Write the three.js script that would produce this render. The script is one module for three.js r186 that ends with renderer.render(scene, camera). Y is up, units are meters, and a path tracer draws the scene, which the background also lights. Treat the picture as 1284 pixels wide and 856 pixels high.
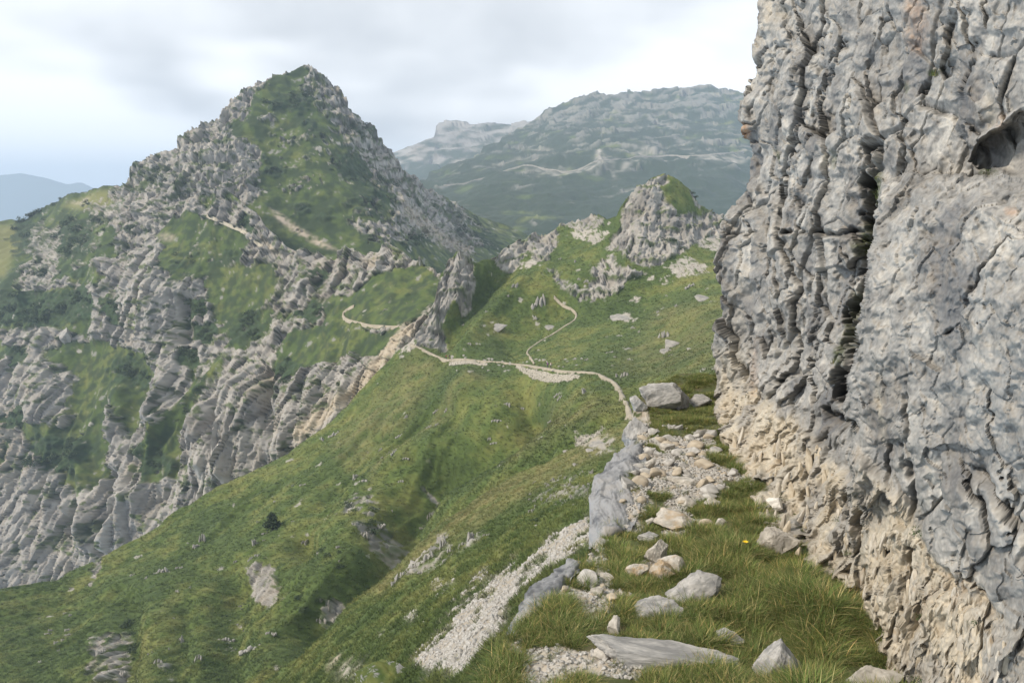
import * as THREE from 'three';
import { mergeGeometries, mergeVertices, toCreasedNormals } from 'three/addons/utils/BufferGeometryUtils.js';
import { MarchingCubes } from 'three/addons/objects/MarchingCubes.js';

// ------------------------------------------------------------------ camera, sky, sun, exposure
const W = 1284, H = 856, F = 1008, PITCH = 10 * Math.PI / 180;      // photograph size, focal length in its pixels, tilt below the horizon
const scene = new THREE.Scene();
const camera = new THREE.PerspectiveCamera(2 * Math.atan(H / 2 / F) * 180 / Math.PI, W / H, 0.05, 40000);
camera.rotation.x = -PITCH;
camera.updateMatrixWorld();
const renderer = new THREE.WebGLRenderer({ antialias: true });
renderer.setSize(1024, 682);
renderer.toneMapping = THREE.LinearToneMapping;
renderer.toneMappingExposure = 1.42;
renderer.shadowMap.enabled = true;
const sun = new THREE.DirectionalLight(0xfff1de, 2.9);
sun.position.set(-140, 130, 72);
sun.castShadow = true; sun.shadow.radius = 16; sun.shadow.mapSize.set(4096, 4096);
Object.assign(sun.shadow.camera, { left: -500, right: 500, top: 500, bottom: -500, near: 1, far: 2500 });
scene.add(sun);
const FOG = 0.00021;
scene.fog = new THREE.FogExp2(new THREE.Color(0.64, 0.80, 1.0), FOG);

// ------------------------------------------------------------------ random numbers and noise
function rng(seed) { let s = seed >>> 0; return () => { s = (s + 0x6D2B79F5) | 0; let t = Math.imul(s ^ (s >>> 15), 1 | s); t = (t + Math.imul(t ^ (t >>> 7), 61 | t)) ^ t; return ((t ^ (t >>> 14)) >>> 0) / 4294967296; }; }
const PERM = new Uint8Array(512); { const r = rng(7), p = [...Array(256).keys()]; for (let i = 255; i > 0; i--) { const j = Math.floor(r() * (i + 1)); [p[i], p[j]] = [p[j], p[i]]; } for (let i = 0; i < 512; i++) PERM[i] = p[i & 255]; }
const GR = [[1, 1, 0], [-1, 1, 0], [1, -1, 0], [-1, -1, 0], [1, 0, 1], [-1, 0, 1], [1, 0, -1], [-1, 0, -1], [0, 1, 1], [0, -1, 1], [0, 1, -1], [0, -1, -1], [1, 1, 0], [-1, 1, 0], [0, -1, 1], [0, -1, -1]];
const fade = t => t * t * t * (t * (t * 6 - 15) + 10);
function gd(h, x, y, z) { const g = GR[h & 15]; return g[0] * x + g[1] * y + g[2] * z; }
function noise(x, y, z) {
  const xf = Math.floor(x), yf = Math.floor(y), zf = Math.floor(z), X = xf & 255, Y = yf & 255, Z = zf & 255;
  x -= xf; y -= yf; z -= zf;
  const u = fade(x), v = fade(y), w = fade(z), A = PERM[X] + Y, AA = PERM[A] + Z, AB = PERM[A + 1] + Z, B = PERM[X + 1] + Y, BA = PERM[B] + Z, BB = PERM[B + 1] + Z;
  const l = (a, b, t) => a + t * (b - a);
  return l(l(l(gd(PERM[AA], x, y, z), gd(PERM[BA], x - 1, y, z), u), l(gd(PERM[AB], x, y - 1, z), gd(PERM[BB], x - 1, y - 1, z), u), v), l(l(gd(PERM[AA + 1], x, y, z - 1), gd(PERM[BA + 1], x - 1, y, z - 1), u), l(gd(PERM[AB + 1], x, y - 1, z - 1), gd(PERM[BB + 1], x - 1, y - 1, z - 1), u), v), w);
}
function fbm(x, y, z, o = 4, gain = 0.5) { let s = 0, a = 1, n = 0; for (let i = 0; i < o; i++) { s += a * noise(x, y, z); n += a; a *= gain; x = x * 2.03 + 11.3; y = y * 2.03 + 5.1; z = z * 2.03 + 7.7; } return s / n; }
function ridged(x, y, z, o = 4) { let s = 0, a = 1, n = 0; for (let i = 0; i < o; i++) { s += a * (1 - 2 * Math.abs(noise(x, y, z))); n += a; a *= 0.5; x = x * 2.1 + 3.3; y = y * 2.1 + 9.1; z = z * 2.1 + 1.7; } return s / n; }
function hash(x, y, z) { let h = Math.imul(x, 374761393) + Math.imul(y, 668265263) + Math.imul(z, 1274126177); h = Math.imul(h ^ (h >>> 13), 1274126177); return (h ^ (h >>> 16)) >>> 0; }
// broken rock: space is split into irregular blocks; each block has its own level and its own tilted face
const FC = { v: 0, e: 0, r: 0, q: 0, t: 0 };                              // face, distance to the next block, level, and two tones of its own
function facet(x, y, z, tilt = 1) {
  const xi = Math.floor(x), yi = Math.floor(y), zi = Math.floor(z);
  let d1 = 9, d2 = 9, bx = 0, by = 0, bz = 0, bh = 0;
  for (let i = -1; i < 2; i++) for (let j = -1; j < 2; j++) for (let k = -1; k < 2; k++) {
    const h = hash(xi + i, yi + j, zi + k), dx = xi + i + (h & 1023) / 1023 - x, dy = yi + j + ((h >>> 10) & 1023) / 1023 - y, dz = zi + k + ((h >>> 20) & 1023) / 1023 - z;
    const d = dx * dx + dy * dy + dz * dz;
    if (d < d1) { d2 = d1; d1 = d; bx = dx; by = dy; bz = dz; bh = h; } else if (d < d2) d2 = d;
  }
  const g = Math.imul(bh, 2654435761) >>> 0, r = (g & 1023) / 1023;
  FC.r = r; const h2 = Math.imul(bh ^ 0x9e3779b9, 2246822519) >>> 0; FC.q = ((h2 >>> 10) & 1023) / 1023; FC.t = ((h2 >>> 21) & 1023) / 1023; FC.e = Math.sqrt(d2) - Math.sqrt(d1);
  FC.v = (r - 0.5) + tilt * (bx * ((g >>> 4 & 255) / 255 - 0.5) + by * ((g >>> 12 & 255) / 255 - 0.5) + bz * ((g >>> 22 & 255) / 255 - 0.5)) * 1.6;
  return FC.v;
}
// flat broken faces that meet along sharp edges: random heights joined by straight planes
function hv(x, y, z) { return (hash(x, y, z) & 65535) / 32767.5 - 1; }
function plane1(x, y, z) {
  const i = Math.floor(x), j = Math.floor(y), k = Math.floor(z), a = x - i, b = y - j, c = z - k;
  let p = 0, q = 0, t = 0, u = 0, v = 0, w = 0, f1, f2, f3;
  if (a >= b) { if (b >= c) { p = 1; u = 1; v = 1; f1 = a; f2 = b; f3 = c; } else if (a >= c) { p = 1; u = 1; w = 1; f1 = a; f2 = c; f3 = b; } else { t = 1; u = 1; w = 1; f1 = c; f2 = a; f3 = b; } }
  else { if (b < c) { t = 1; v = 1; w = 1; f1 = c; f2 = b; f3 = a; } else if (a < c) { q = 1; v = 1; w = 1; f1 = b; f2 = c; f3 = a; } else { q = 1; u = 1; v = 1; f1 = b; f2 = a; f3 = c; } }
  return hv(i, j, k) * (1 - f1) + hv(i + p, j + q, k + t) * (f1 - f2) + hv(i + u, j + v, k + w) * (f2 - f3) + hv(i + 1, j + 1, k + 1) * f3;
}
function planes(x, y, z, o = 3, gain = 0.5) { let s = 0, a = 1; for (let n = 0; n < o; n++) { const X = 0.82 * x + 0.41 * y - 0.4 * z + n * 17.3, Y = -0.35 * x + 0.91 * y + 0.22 * z, Z = 0.45 * x - 0.05 * y + 0.89 * z; s += a * plane1(X, Y, Z); a *= gain; x = X * 2.17; y = Y * 2.17; z = Z * 2.17; } return s; }
// the same with a cleft round every block, so that faces join
function block(x, y, z, tilt = 1, w = 0.22) { const v = facet(x, y, z, tilt); return (v + 0.55) * sstep(0, w, FC.e) - 0.4; }
const clamp = (x, a = 0, b = 1) => x < a ? a : x > b ? b : x;
const sstep = (a, b, x) => { const t = clamp((x - a) / (b - a)); return t * t * (3 - 2 * t); };
const lerp = (a, b, t) => a + (b - a) * t;
const mix3 = (a, b, t) => [a[0] + (b[0] - a[0]) * t, a[1] + (b[1] - a[1]) * t, a[2] + (b[2] - a[2]) * t];
function poly1(pts, x) { if (x <= pts[0][0]) return pts[0][1]; for (let i = 1; i < pts.length; i++) if (x <= pts[i][0]) { const t = (x - pts[i - 1][0]) / (pts[i][0] - pts[i - 1][0]); return lerp(pts[i - 1][1], pts[i][1], t); } return pts[pts.length - 1][1]; }

// ------------------------------------------------------------------ sky: an overcast day, computed air and clouds
{
  const w = 1536, h = 768, data = new Float32Array(w * h * 4);
  for (let j = 0; j < h; j++) {
    const el = ((j + 0.5) / h - 0.5) * Math.PI;
    for (let i = 0; i < w; i++) {
      const az = ((i + 0.5) / w - 0.5) * 2 * Math.PI, ce = Math.cos(el), x = ce * Math.cos(az), y = Math.sin(el), z = ce * Math.sin(az);
      const yy = Math.max(y, 0) + 0.16, px = x / yy, pz = z / yy;
      const big = fbm(px * 0.5 + 3.1, 0.3, pz * 0.5 + 7.7, 3), small = fbm(x * 4.2 + 9, y * 6.5, z * 4.2, 5, 0.55), edge = fbm(x * 3.1 + 2.2, y * 9, z * 3.1 + 6.4, 4);
      const deck = sstep(0.07, 0.19, y + edge * 0.26 + big * 0.05), cl = clamp(0.5 + big * 1.5 + small * 0.9);
      let c = mix3([0.93, 0.945, 0.96], mix3([0.80, 0.82, 0.84], [0.46, 0.485, 0.515], cl), deck);         // white glow under the deck, grey blue cloud above
      c = mix3([0.72, 0.84, 0.96], c, sstep(-0.02, 0.075, y));                                              // blue air low down
      const o = (j * w + i) * 4; data[o] = c[0]; data[o + 1] = c[1]; data[o + 2] = c[2]; data[o + 3] = 1;
    }
  }
  const t = new THREE.DataTexture(data, w, h, THREE.RGBAFormat, THREE.FloatType);
  t.mapping = THREE.EquirectangularReflectionMapping; t.magFilter = t.minFilter = THREE.LinearFilter; t.needsUpdate = true;
  scene.background = t; scene.environment = t;
}

// ------------------------------------------------------------------ pixels to places: a direction, and a distance d straight ahead in metres
const CP = Math.cos(PITCH), SP = Math.sin(PITCH);
function at(px, py, d) { const X = (px - W / 2) / F, Y = -(py - H / 2) / F, zz = CP + Y * SP, k = d / zz; return [X * k, (Y * CP - SP) * k, -d]; }
// smooth distance between surveyed points (px, py, d)
function survey(pts, s = 60) {
  const n = pts.length, A = [], b = [], R = (a, c) => Math.sqrt((a[0] - c[0]) ** 2 + (a[1] - c[1]) ** 2 + s * s);
  const mean = pts.reduce((t, p) => t + Math.log(p[2]), 0) / n;
  for (let i = 0; i < n; i++) { A.push(pts.map((p, j) => R(pts[i], p) + (i === j ? -1.5 : 0))); b.push(Math.log(pts[i][2]) - mean); }
  for (let i = 0; i < n; i++) { let m = i; for (let k = i + 1; k < n; k++) if (Math.abs(A[k][i]) > Math.abs(A[m][i])) m = k; [A[i], A[m]] = [A[m], A[i]]; [b[i], b[m]] = [b[m], b[i]]; for (let k = i + 1; k < n; k++) { const f = A[k][i] / A[i][i]; if (f) { for (let l = i; l < n; l++) A[k][l] -= f * A[i][l]; b[k] -= f * b[i]; } } }
  for (let i = n - 1; i >= 0; i--) { for (let l = i + 1; l < n; l++) b[i] -= A[i][l] * b[l]; b[i] /= A[i][i]; }
  return (x, y) => { let v = mean; for (let i = 0; i < n; i++) { const dx = x - pts[i][0], dy = y - pts[i][1]; v += b[i] * Math.sqrt(dx * dx + dy * dy + s * s); } return Math.exp(v); };
}
// signed distance to an outline, positive inside
function inside(p, x, y) {
  let d = 1e9, inn = false;
  for (let i = 0, j = p.length - 1; i < p.length; j = i++) {
    const ex = p[j][0] - p[i][0], ey = p[j][1] - p[i][1], wx = x - p[i][0], wy = y - p[i][1], t = clamp((wx * ex + wy * ey) / (ex * ex + ey * ey)), dx = wx - ex * t, dy = wy - ey * t;
    d = Math.min(d, dx * dx + dy * dy);
    if ((p[i][1] > y) !== (p[j][1] > y) && x < (p[j][0] - p[i][0]) * (y - p[i][1]) / (p[j][1] - p[i][1]) + p[i][0]) inn = !inn;
  }
  return (inn ? 1 : -1) * Math.sqrt(d);
}
function toLine(p, x, y) { let d = 1e9; for (let i = 1; i < p.length; i++) { const ex = p[i][0] - p[i - 1][0], ey = p[i][1] - p[i - 1][1], wx = x - p[i - 1][0], wy = y - p[i - 1][1], t = clamp((wx * ex + wy * ey) / (ex * ex + ey * ey)), dx = wx - ex * t, dy = wy - ey * t; d = Math.min(d, dx * dx + dy * dy); } return Math.sqrt(d); }
// an area of ground cover: an outline, how wide its edge is, how strong
const box = (x0, y0, x1, y1) => [[x0, y0], [x1, y0], [x1, y1], [x0, y1]];
const oval = (x, y, rx, ry, a = 0) => Array.from({ length: 12 }, (_, k) => { const t = k * Math.PI / 6, c = Math.cos(t) * rx, s = Math.sin(t) * ry; return [x + c * Math.cos(a) - s * Math.sin(a), y + c * Math.sin(a) + s * Math.cos(a)]; });
function area(list) {
  const L = list.map(([p, soft = 8, k = 1]) => { const xs = p.map(a => a[0]), ys = p.map(a => a[1]); return { p, soft, k, b: [Math.min(...xs) - soft, Math.min(...ys) - soft, Math.max(...xs) + soft, Math.max(...ys) + soft] }; });
  return (x, y) => { let v = 0; for (const a of L) if (x > a.b[0] && x < a.b[2] && y > a.b[1] && y < a.b[3]) v = Math.max(v, a.k * sstep(-a.soft, a.soft, inside(a.p, x, y))); return v; };
}
function lines(list) {
  const L = list.map(([p, w, k = 1]) => { const xs = p.map(a => a[0]), ys = p.map(a => a[1]), m = w * 3; return { p, w, k, b: [Math.min(...xs) - m, Math.min(...ys) - m, Math.max(...xs) + m, Math.max(...ys) + m] }; });
  return (x, y) => { let v = 0; for (const a of L) if (x > a.b[0] && x < a.b[2] && y > a.b[1] && y < a.b[3]) { const d = toLine(a.p, x, y) / a.w; v += a.k * Math.exp(-d * d); } return v; };
}

// ------------------------------------------------------------------ things, names, labels
const memo = {};
const taken = {};
function numbered(n) { const k = taken[n] = (taken[n] ?? -1) + 1; return k ? n + '_' + String(k).padStart(3, '0') : n; }
function tag(o, label, category, group, kind) { o.userData.label = label; if (category) o.userData.category = category; if (group) o.userData.group = group; if (kind) o.userData.kind = kind; return o; }
function mesh(name, g, m, parent = scene) { const o = new THREE.Mesh(g, m); o.name = parent === scene ? numbered(name) : name; o.castShadow = o.receiveShadow = true; parent.add(o); return o; }
function matte(rough = 0.95, extra = {}) { return new THREE.MeshStandardMaterial({ color: 0xffffff, vertexColors: true, roughness: rough, ...extra }); }
const earthMat = matte(0.98), rockMat = matte(0.92), leafMat = matte(0.85, { side: THREE.DoubleSide });

// ------------------------------------------------------------------ landforms: a grid of surveyed points, broken up and coloured in world space
// o: nu, nv, map(u,v)->[px,py], inv(px,py)->[u,v], depth(px,py), shape(P,px,py,k)->metres along the normal and sets k, tint(P,N,px,py,k)->colour, back: rows behind the crest
function landform(name, o) {
  const { nu, nv } = o, back = o.back || 0, side = o.side || 0, cols = nu + side, rows = nv + back, N = cols * rows;
  const base = new Float32Array(N * 3), pix = new Float32Array(N * 2), idx = (i, j) => j * cols + i;
  for (let j = 0; j < nv; j++) for (let i = 0; i < nu; i++) {
    const [px, py] = o.map(i / (nu - 1), j / (nv - 1)), p = at(px, py, o.depth(px, py)), n = idx(i + side, j);
    base.set(p, n * 3); pix[n * 2] = px; pix[n * 2 + 1] = py;
  }
  const nor = new Float32Array(N * 3), R = o.stencil || 3, a = new THREE.Vector3(), b = new THREE.Vector3(), P = (n, v) => v.set(base[n * 3], base[n * 3 + 1], base[n * 3 + 2]), t = new THREE.Vector3();
  for (let j = 0; j < nv; j++) for (let i = side; i < cols; i++) {
    P(idx(Math.min(i + R, cols - 1), j), a).sub(P(idx(Math.max(i - R, side), j), t));
    P(idx(i, Math.min(j + R, nv - 1)), b).sub(P(idx(i, Math.max(j - R, 0)), t));
    a.cross(b).normalize(); const n = idx(i, j);
    if (a.dot(P(n, t)) > 0) a.negate();
    nor.set([a.x, a.y, a.z], n * 3);
  }
  const pos = new Float32Array(N * 3), ks = new Array(N);
  for (let j = 0; j < nv; j++) for (let i = side; i < cols; i++) {
    const n = idx(i, j), k = ks[n] = {}, p = [base[n * 3], base[n * 3 + 1], base[n * 3 + 2]], h = o.shape(p, pix[n * 2], pix[n * 2 + 1], k, [nor[n * 3], nor[n * 3 + 1], nor[n * 3 + 2]]);
    const mo = o.along ?? 1; for (let c = 0; c < 3; c++) pos[n * 3 + c] = p[c] + (nor[n * 3 + c] * mo + (o.out ? o.out[c] * (1 - mo) : 0)) * h;
  }
  for (let j = nv; j < rows; j++) for (let i = side; i < cols; i++) {       // the far side of the crest
    const n = idx(i, j), m = idx(i, nv - 1), s = j - nv + 1, w = -pos[m * 3 + 2] * (o.drop || 0.04) * s * s * 0.5;
    const bx = pos[m * 3], bz = pos[m * 3 + 2], L = Math.hypot(bx, bz);
    pos[n * 3] = bx + bx / L * w * 1.1; pos[n * 3 + 1] = pos[m * 3 + 1] - w * (o.fall || 0.9); pos[n * 3 + 2] = bz + bz / L * w * 1.1;
    ks[n] = ks[m]; pix[n * 2] = pix[m * 2]; pix[n * 2 + 1] = pix[m * 2 + 1];
  }
  for (let i = side - 1; i >= 0; i--) for (let j = 0; j < rows; j++) {      // the flank turned away
    const n = idx(i, j), m = idx(side, j), s = side - i, d = o.flank(pix[m * 2], pix[m * 2 + 1], s);
    for (let c = 0; c < 3; c++) pos[n * 3 + c] = pos[m * 3 + c] + d[c];
    ks[n] = { ...ks[m], flank: s }; pix[n * 2] = pix[m * 2]; pix[n * 2 + 1] = pix[m * 2 + 1];
  }
  const index = new Uint32Array((cols - 1) * (rows - 1) * 6); let q = 0;
  for (let j = 0; j < rows - 1; j++) for (let i = 0; i < cols - 1; i++) { const A = idx(i, j), B = idx(i + 1, j), C = idx(i + 1, j + 1), D = idx(i, j + 1); index.set(o.flip ? [A, D, B, B, D, C] : [A, B, D, B, C, D], q); q += 6; }
  const g = new THREE.BufferGeometry();
  g.setAttribute('position', new THREE.BufferAttribute(pos, 3)); g.setIndex(new THREE.BufferAttribute(index, 1)); g.computeVertexNormals();
  const nn = g.attributes.normal.array, col = new Float32Array(N * 3);
  for (let n = 0; n < N; n++) col.set(o.tint([pos[n * 3], pos[n * 3 + 1], pos[n * 3 + 2]], [nn[n * 3], nn[n * 3 + 1], nn[n * 3 + 2]], pix[n * 2], pix[n * 2 + 1], ks[n]), n * 3);
  g.setAttribute('color', new THREE.BufferAttribute(col, 3));
  const m = mesh(name, g, o.material || earthMat);
  m.userData.kind = 'structure'; if (o.label) m.userData.label = o.label;
  return {
    mesh: m,
    point(px, py) {                                                        // the surface point at a survey pixel, its normal and cover
      const [u, v] = o.inv(px, py), x = clamp(u) * (nu - 1), y = clamp(v) * (nv - 1), i = Math.min(Math.floor(x), nu - 2), j = Math.min(Math.floor(y), nv - 2), fx = x - i, fy = y - j;
      const I = [idx(i + side, j), idx(i + side + 1, j), idx(i + side, j + 1), idx(i + side + 1, j + 1)], ws = [(1 - fx) * (1 - fy), fx * (1 - fy), (1 - fx) * fy, fx * fy], p = [0, 0, 0], nr = [0, 0, 0];
      I.forEach((n, z) => { for (let c = 0; c < 3; c++) { p[c] += ws[z] * pos[n * 3 + c]; nr[c] += ws[z] * nor[n * 3 + c]; } });
      return { p, n: nr, k: ks[I[0]], c: [col[I[0] * 3], col[I[0] * 3 + 1], col[I[0] * 3 + 2]], ok: u >= 0 && u <= 1 && v >= 0 && v <= 1 };
    },
  };
}
// a landform seen up to a crest line: columns of pixels from a lower edge to the crest
function upTo(x0, x1, top, bottom) {
  const B = typeof bottom === 'number' ? () => bottom : x => poly1(bottom, x), T = x => poly1(top, x);
  return { map: (u, v) => { const x = lerp(x0, x1, u), b = B(x); return [x, lerp(b, Math.min(T(x), b - 2), v)]; }, inv: (x, y) => { const b = B(x); return [(x - x0) / (x1 - x0), (y - b) / (Math.min(T(x), b - 2) - b)]; } };
}

// ------------------------------------------------------------------ colours (base colours of the matter itself)
const GRASS = { deep: [0.050, 0.080, 0.018], mid: [0.092, 0.130, 0.029], olive: [0.160, 0.165, 0.046], straw: [0.225, 0.195, 0.080] };
const PINE = [0.022, 0.040, 0.016];
const ROCK = { pale: [0.37, 0.352, 0.32], grey: [0.242, 0.235, 0.222], dark: [0.115, 0.115, 0.115], tan: [0.40, 0.34, 0.25], rust: [0.36, 0.20, 0.10], cream: [0.50, 0.455, 0.375] };
const DIRT = [0.34, 0.275, 0.185], SCREE = [0.40, 0.375, 0.33];
function grassTint(p, s) {                                                // s: metres across one patch
  const a = fbm(p[0] / s, p[1] / s, p[2] / s, 4), b = fbm(p[0] / s * 5 + 9, p[1] / s * 5, p[2] / s * 5, 3), c = noise(p[0] / s * 23, p[1] / s * 23, p[2] / s * 23);
  let col = mix3(GRASS.deep, GRASS.mid, clamp(0.55 + a * 1.3 + b * 0.7));
  col = mix3(col, GRASS.olive, clamp(a * 1.6 + b * 1.2 + 0.05));
  return col.map(v => v * (1 + c * 0.35));
}
function rockTint(p, r, q, s) {
  const a = fbm(p[0] / s, p[1] / s * 0.6, p[2] / s, 4), b = noise(p[0] / s * 9, p[1] / s * 5, p[2] / s * 9);
  let col = mix3(ROCK.grey, ROCK.pale, clamp(0.2 + r * 0.65 + a * 1.1 + b * 0.5));
  col = mix3(col, ROCK.dark, clamp((q - 0.72) * 2 + b * 0.5 - a * 0.3));
  return mix3(col, ROCK.tan, clamp(-a * 1.2 + (r - 0.6) * 0.6) * 0.6);
}

// ------------------------------------------------------------------ far landforms
{ const t = [[-200, 238], [0, 220], [25, 217], [60, 224], [85, 232], [100, 228], [125, 240], [160, 252], [400, 300], [640, 300]], l = upTo(-200, 640, t, 420);
  landform('distant_ridge', { nu: 120, nv: 20, ...l, back: 3, depth: (x, y) => 7600 - y * 4, shape: (p, x, y) => fbm(p[0] / 500, p[1] / 500, p[2] / 500, 4) * 30, tint: () => [0.06, 0.09, 0.05], label: 'faint blue distant mountain ridge in haze' }); }
{ const t = [[430, 215], [490, 195], [520, 182], [545, 172], [549, 157], [560, 154], [585, 156], [625, 157], [650, 156], [670, 150], [700, 140], [760, 150]], l = upTo(440, 760, t, 300);
  const sv = survey([[440, 215, 3200], [550, 157, 3300], [640, 157, 3200], [700, 145, 3100], [560, 220, 2700], [650, 215, 2600], [500, 200, 3000], [600, 290, 2400], [740, 250, 2500]]);
  landform('plateau_mountain', { nu: 260, nv: 110, ...l, back: 3, depth: sv, label: 'hazy flat topped rocky mountain behind the peak',
    shape: (p, x, y, k) => { const a = facet(p[0] / 90, p[1] / 60, p[2] / 90); k.r = FC.t; k.q = FC.q; return a * 14 + ridged(p[0] / 140, p[1] / 200, p[2] / 140, 4) * 12; },
    tint: (p, n, x, y, k) => { const g = sstep(-0.25, 0.2, fbm(p[0] / 70, p[1] / 35, p[2] / 70, 4) + (y - 190) / 160); return mix3(rockTint(p, k.r, k.q, 80), [0.04, 0.06, 0.03], g); } }); }

const farTop = [[470, 330], [540, 222], [580, 208], [620, 186], [650, 168], [690, 141], [715, 133], [738, 123], [760, 126], [790, 123], [825, 120], [850, 118], [880, 115], [900, 117], [930, 126], [990, 140], [1060, 160]];
const farL = upTo(470, 1000, farTop, 345);
const far = landform('far_mountain', { nu: 430, nv: 190, ...farL, back: 4,
  depth: survey([[540, 222, 1900], [650, 170, 2300], [740, 125, 2500], [880, 116, 2400], [990, 140, 2300], [600, 240, 1500], [700, 222, 1550], [800, 205, 1600], [920, 200, 1600], [560, 300, 1150], [650, 290, 1150], [750, 290, 1150], [900, 290, 1100], [700, 175, 2000], [850, 165, 2000], [740, 340, 1000], [900, 340, 1000], [520, 340, 1050]]),
  label: 'hazy broad mountain crossed by a pale road',
  shape(p, x, y, k) {
    const r = fbm(p[0] / 120, p[1] / 70, p[2] / 120, 5);
    k.rock = sstep(0.06, 0.3, fbm(p[0] / 34, p[1] / 20, p[2] / 34, 4) + r * 0.5 + (175 - y) / 420 + farRock(x, y) * 0.12) * 0.8;
    facet(p[0] / 40, p[1] / 24, p[2] / 40); k.r = FC.t; k.q = FC.q;
    return FC.v * 14 * k.rock + ridged(p[0] / 260, p[1] / 300, p[2] / 260, 5) * 24 + fbm(p[0] / 40, p[1] / 40, p[2] / 40, 3) * 9;
  },
  tint(p, n, x, y, k) {
    let g = grassTint(p, 160);
    g = mix3(g, PINE, sstep(-0.22, 0.04, fbm(p[0] / 60 + 5, p[1] / 34, p[2] / 60, 5) + farPine(x, y) * 0.35 + 0.16) * 0.96);
    let c = mix3(g, rockTint(p, k.r, k.q, 50), k.rock * 0.7);
    c = mix3(c, SCREE, clamp(farScree(x, y) * (0.6 + noise(p[0] / 14, p[1] / 14, p[2] / 14) * 1.4)));
    return c;
  } });
function farRock(x, y) { return (memo.far_r ||= area([[box(700, 110, 940, 160), 20, 0.8], [oval(805, 190, 25, 12), 10], [oval(690, 150, 30, 14), 10]]))(x, y); }
function farPine(x, y) { return (memo.far_p ||= area([[[[770, 240], [800, 215], [850, 200], [940, 210], [940, 300], [860, 290], [800, 290]], 15], [oval(720, 262, 40, 22), 12], [oval(690, 205, 24, 9), 6], [[[490, 200], [560, 245], [620, 280], [640, 300], [560, 320], [500, 260]], 10]]))(x, y); }
function farScree(x, y) { return (memo.far_s ||= (() => { const a = area([[[[660, 222], [700, 217], [760, 212], [770, 218], [740, 224], [700, 228]], 5, 0.7], [oval(905, 205, 28, 6), 6, 0.8], [oval(810, 200, 22, 5), 5, 0.6], [oval(752, 208, 5, 12), 4, 0.8]]), l = lines([[[[700, 203], [650, 207], [620, 214]], 2, 0.5], [[[640, 200], [690, 193]], 2, 0.5], [[[770, 225], [800, 212]], 2.5, 0.6]]); return (x, y) => Math.max(a(x, y), l(x, y)); })())(x, y); }

// ------------------------------------------------------------------ the pyramid peak and its left shoulder
const peakTop = [[-60, 268], [0, 281], [18, 278], [34, 282], [48, 270], [66, 258], [80, 254], [90, 246], [110, 242], [126, 238], [150, 233], [168, 226], [170, 214], [180, 204], [196, 200], [214, 193], [226, 188], [228, 178], [240, 170], [252, 166], [257, 156], [276, 152], [284, 142], [292, 130], [300, 124], [312, 112], [318, 108], [334, 106], [345, 97], [366, 94], [380, 89], [390, 88], [402, 95], [414, 106], [424, 114], [434, 132], [444, 144], [456, 154], [466, 162], [472, 174], [482, 184], [492, 198], [505, 214], [520, 226], [535, 240], [560, 250], [590, 268], [620, 280], [650, 292], [720, 330]];
const peakL = upTo(-60, 700, peakTop, [[-60, 640], [120, 640], [300, 560], [480, 470], [700, 420]]);
const peakRock = area([
  [[[140, 236], [156, 214], [160, 196], [190, 182], [216, 172], [230, 152], [246, 142], [274, 124], [290, 106], [310, 90], [350, 78], [378, 78], [372, 96], [350, 104], [338, 112], [318, 124], [312, 150], [299, 146], [298, 172], [315, 178], [328, 214], [318, 226], [332, 242], [316, 262], [300, 268], [288, 292], [250, 330], [160, 330], [140, 290]], 6],
  [oval(338, 148, 13, 7), 5, 0.8], [oval(345, 175, 10, 16), 8, 0.55], [oval(420, 112, 8, 14, -0.5), 5],
  [[[366, 76], [404, 76], [436, 98], [460, 130], [488, 162], [515, 200], [548, 238], [580, 268], [612, 306], [588, 326], [560, 312], [530, 284], [505, 264], [478, 240], [455, 212], [430, 182], [405, 146], [386, 112]], 7, 0.95],
  [[[436, 268], [470, 276], [500, 268], [520, 276], [545, 280], [548, 300], [510, 305], [470, 300], [445, 292]], 7, 0.85], [oval(430, 235, 14, 8), 7, 0.7], [oval(496, 262, 10, 26, 0.2), 7, 0.8], [oval(455, 262, 30, 8), 8, 0.5], [oval(375, 240, 30, 10), 9, 0.45], [oval(395, 190, 40, 30), 14, 0.36],
  [[[36, 300], [60, 282], [80, 288], [84, 330], [74, 360], [44, 352]], 5, 0.9], [oval(140, 270, 26, 20), 9, 0.75], [oval(110, 300, 22, 22), 9, 0.5], [oval(112, 262, 8, 12), 5, 0.6], [[[20, 350], [36, 330], [60, 330], [70, 362], [40, 370], [24, 368]], 5, 0.9], [[[92, 330], [300, 300], [300, 420], [92, 420]], 10, 0.6],
]);
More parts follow.
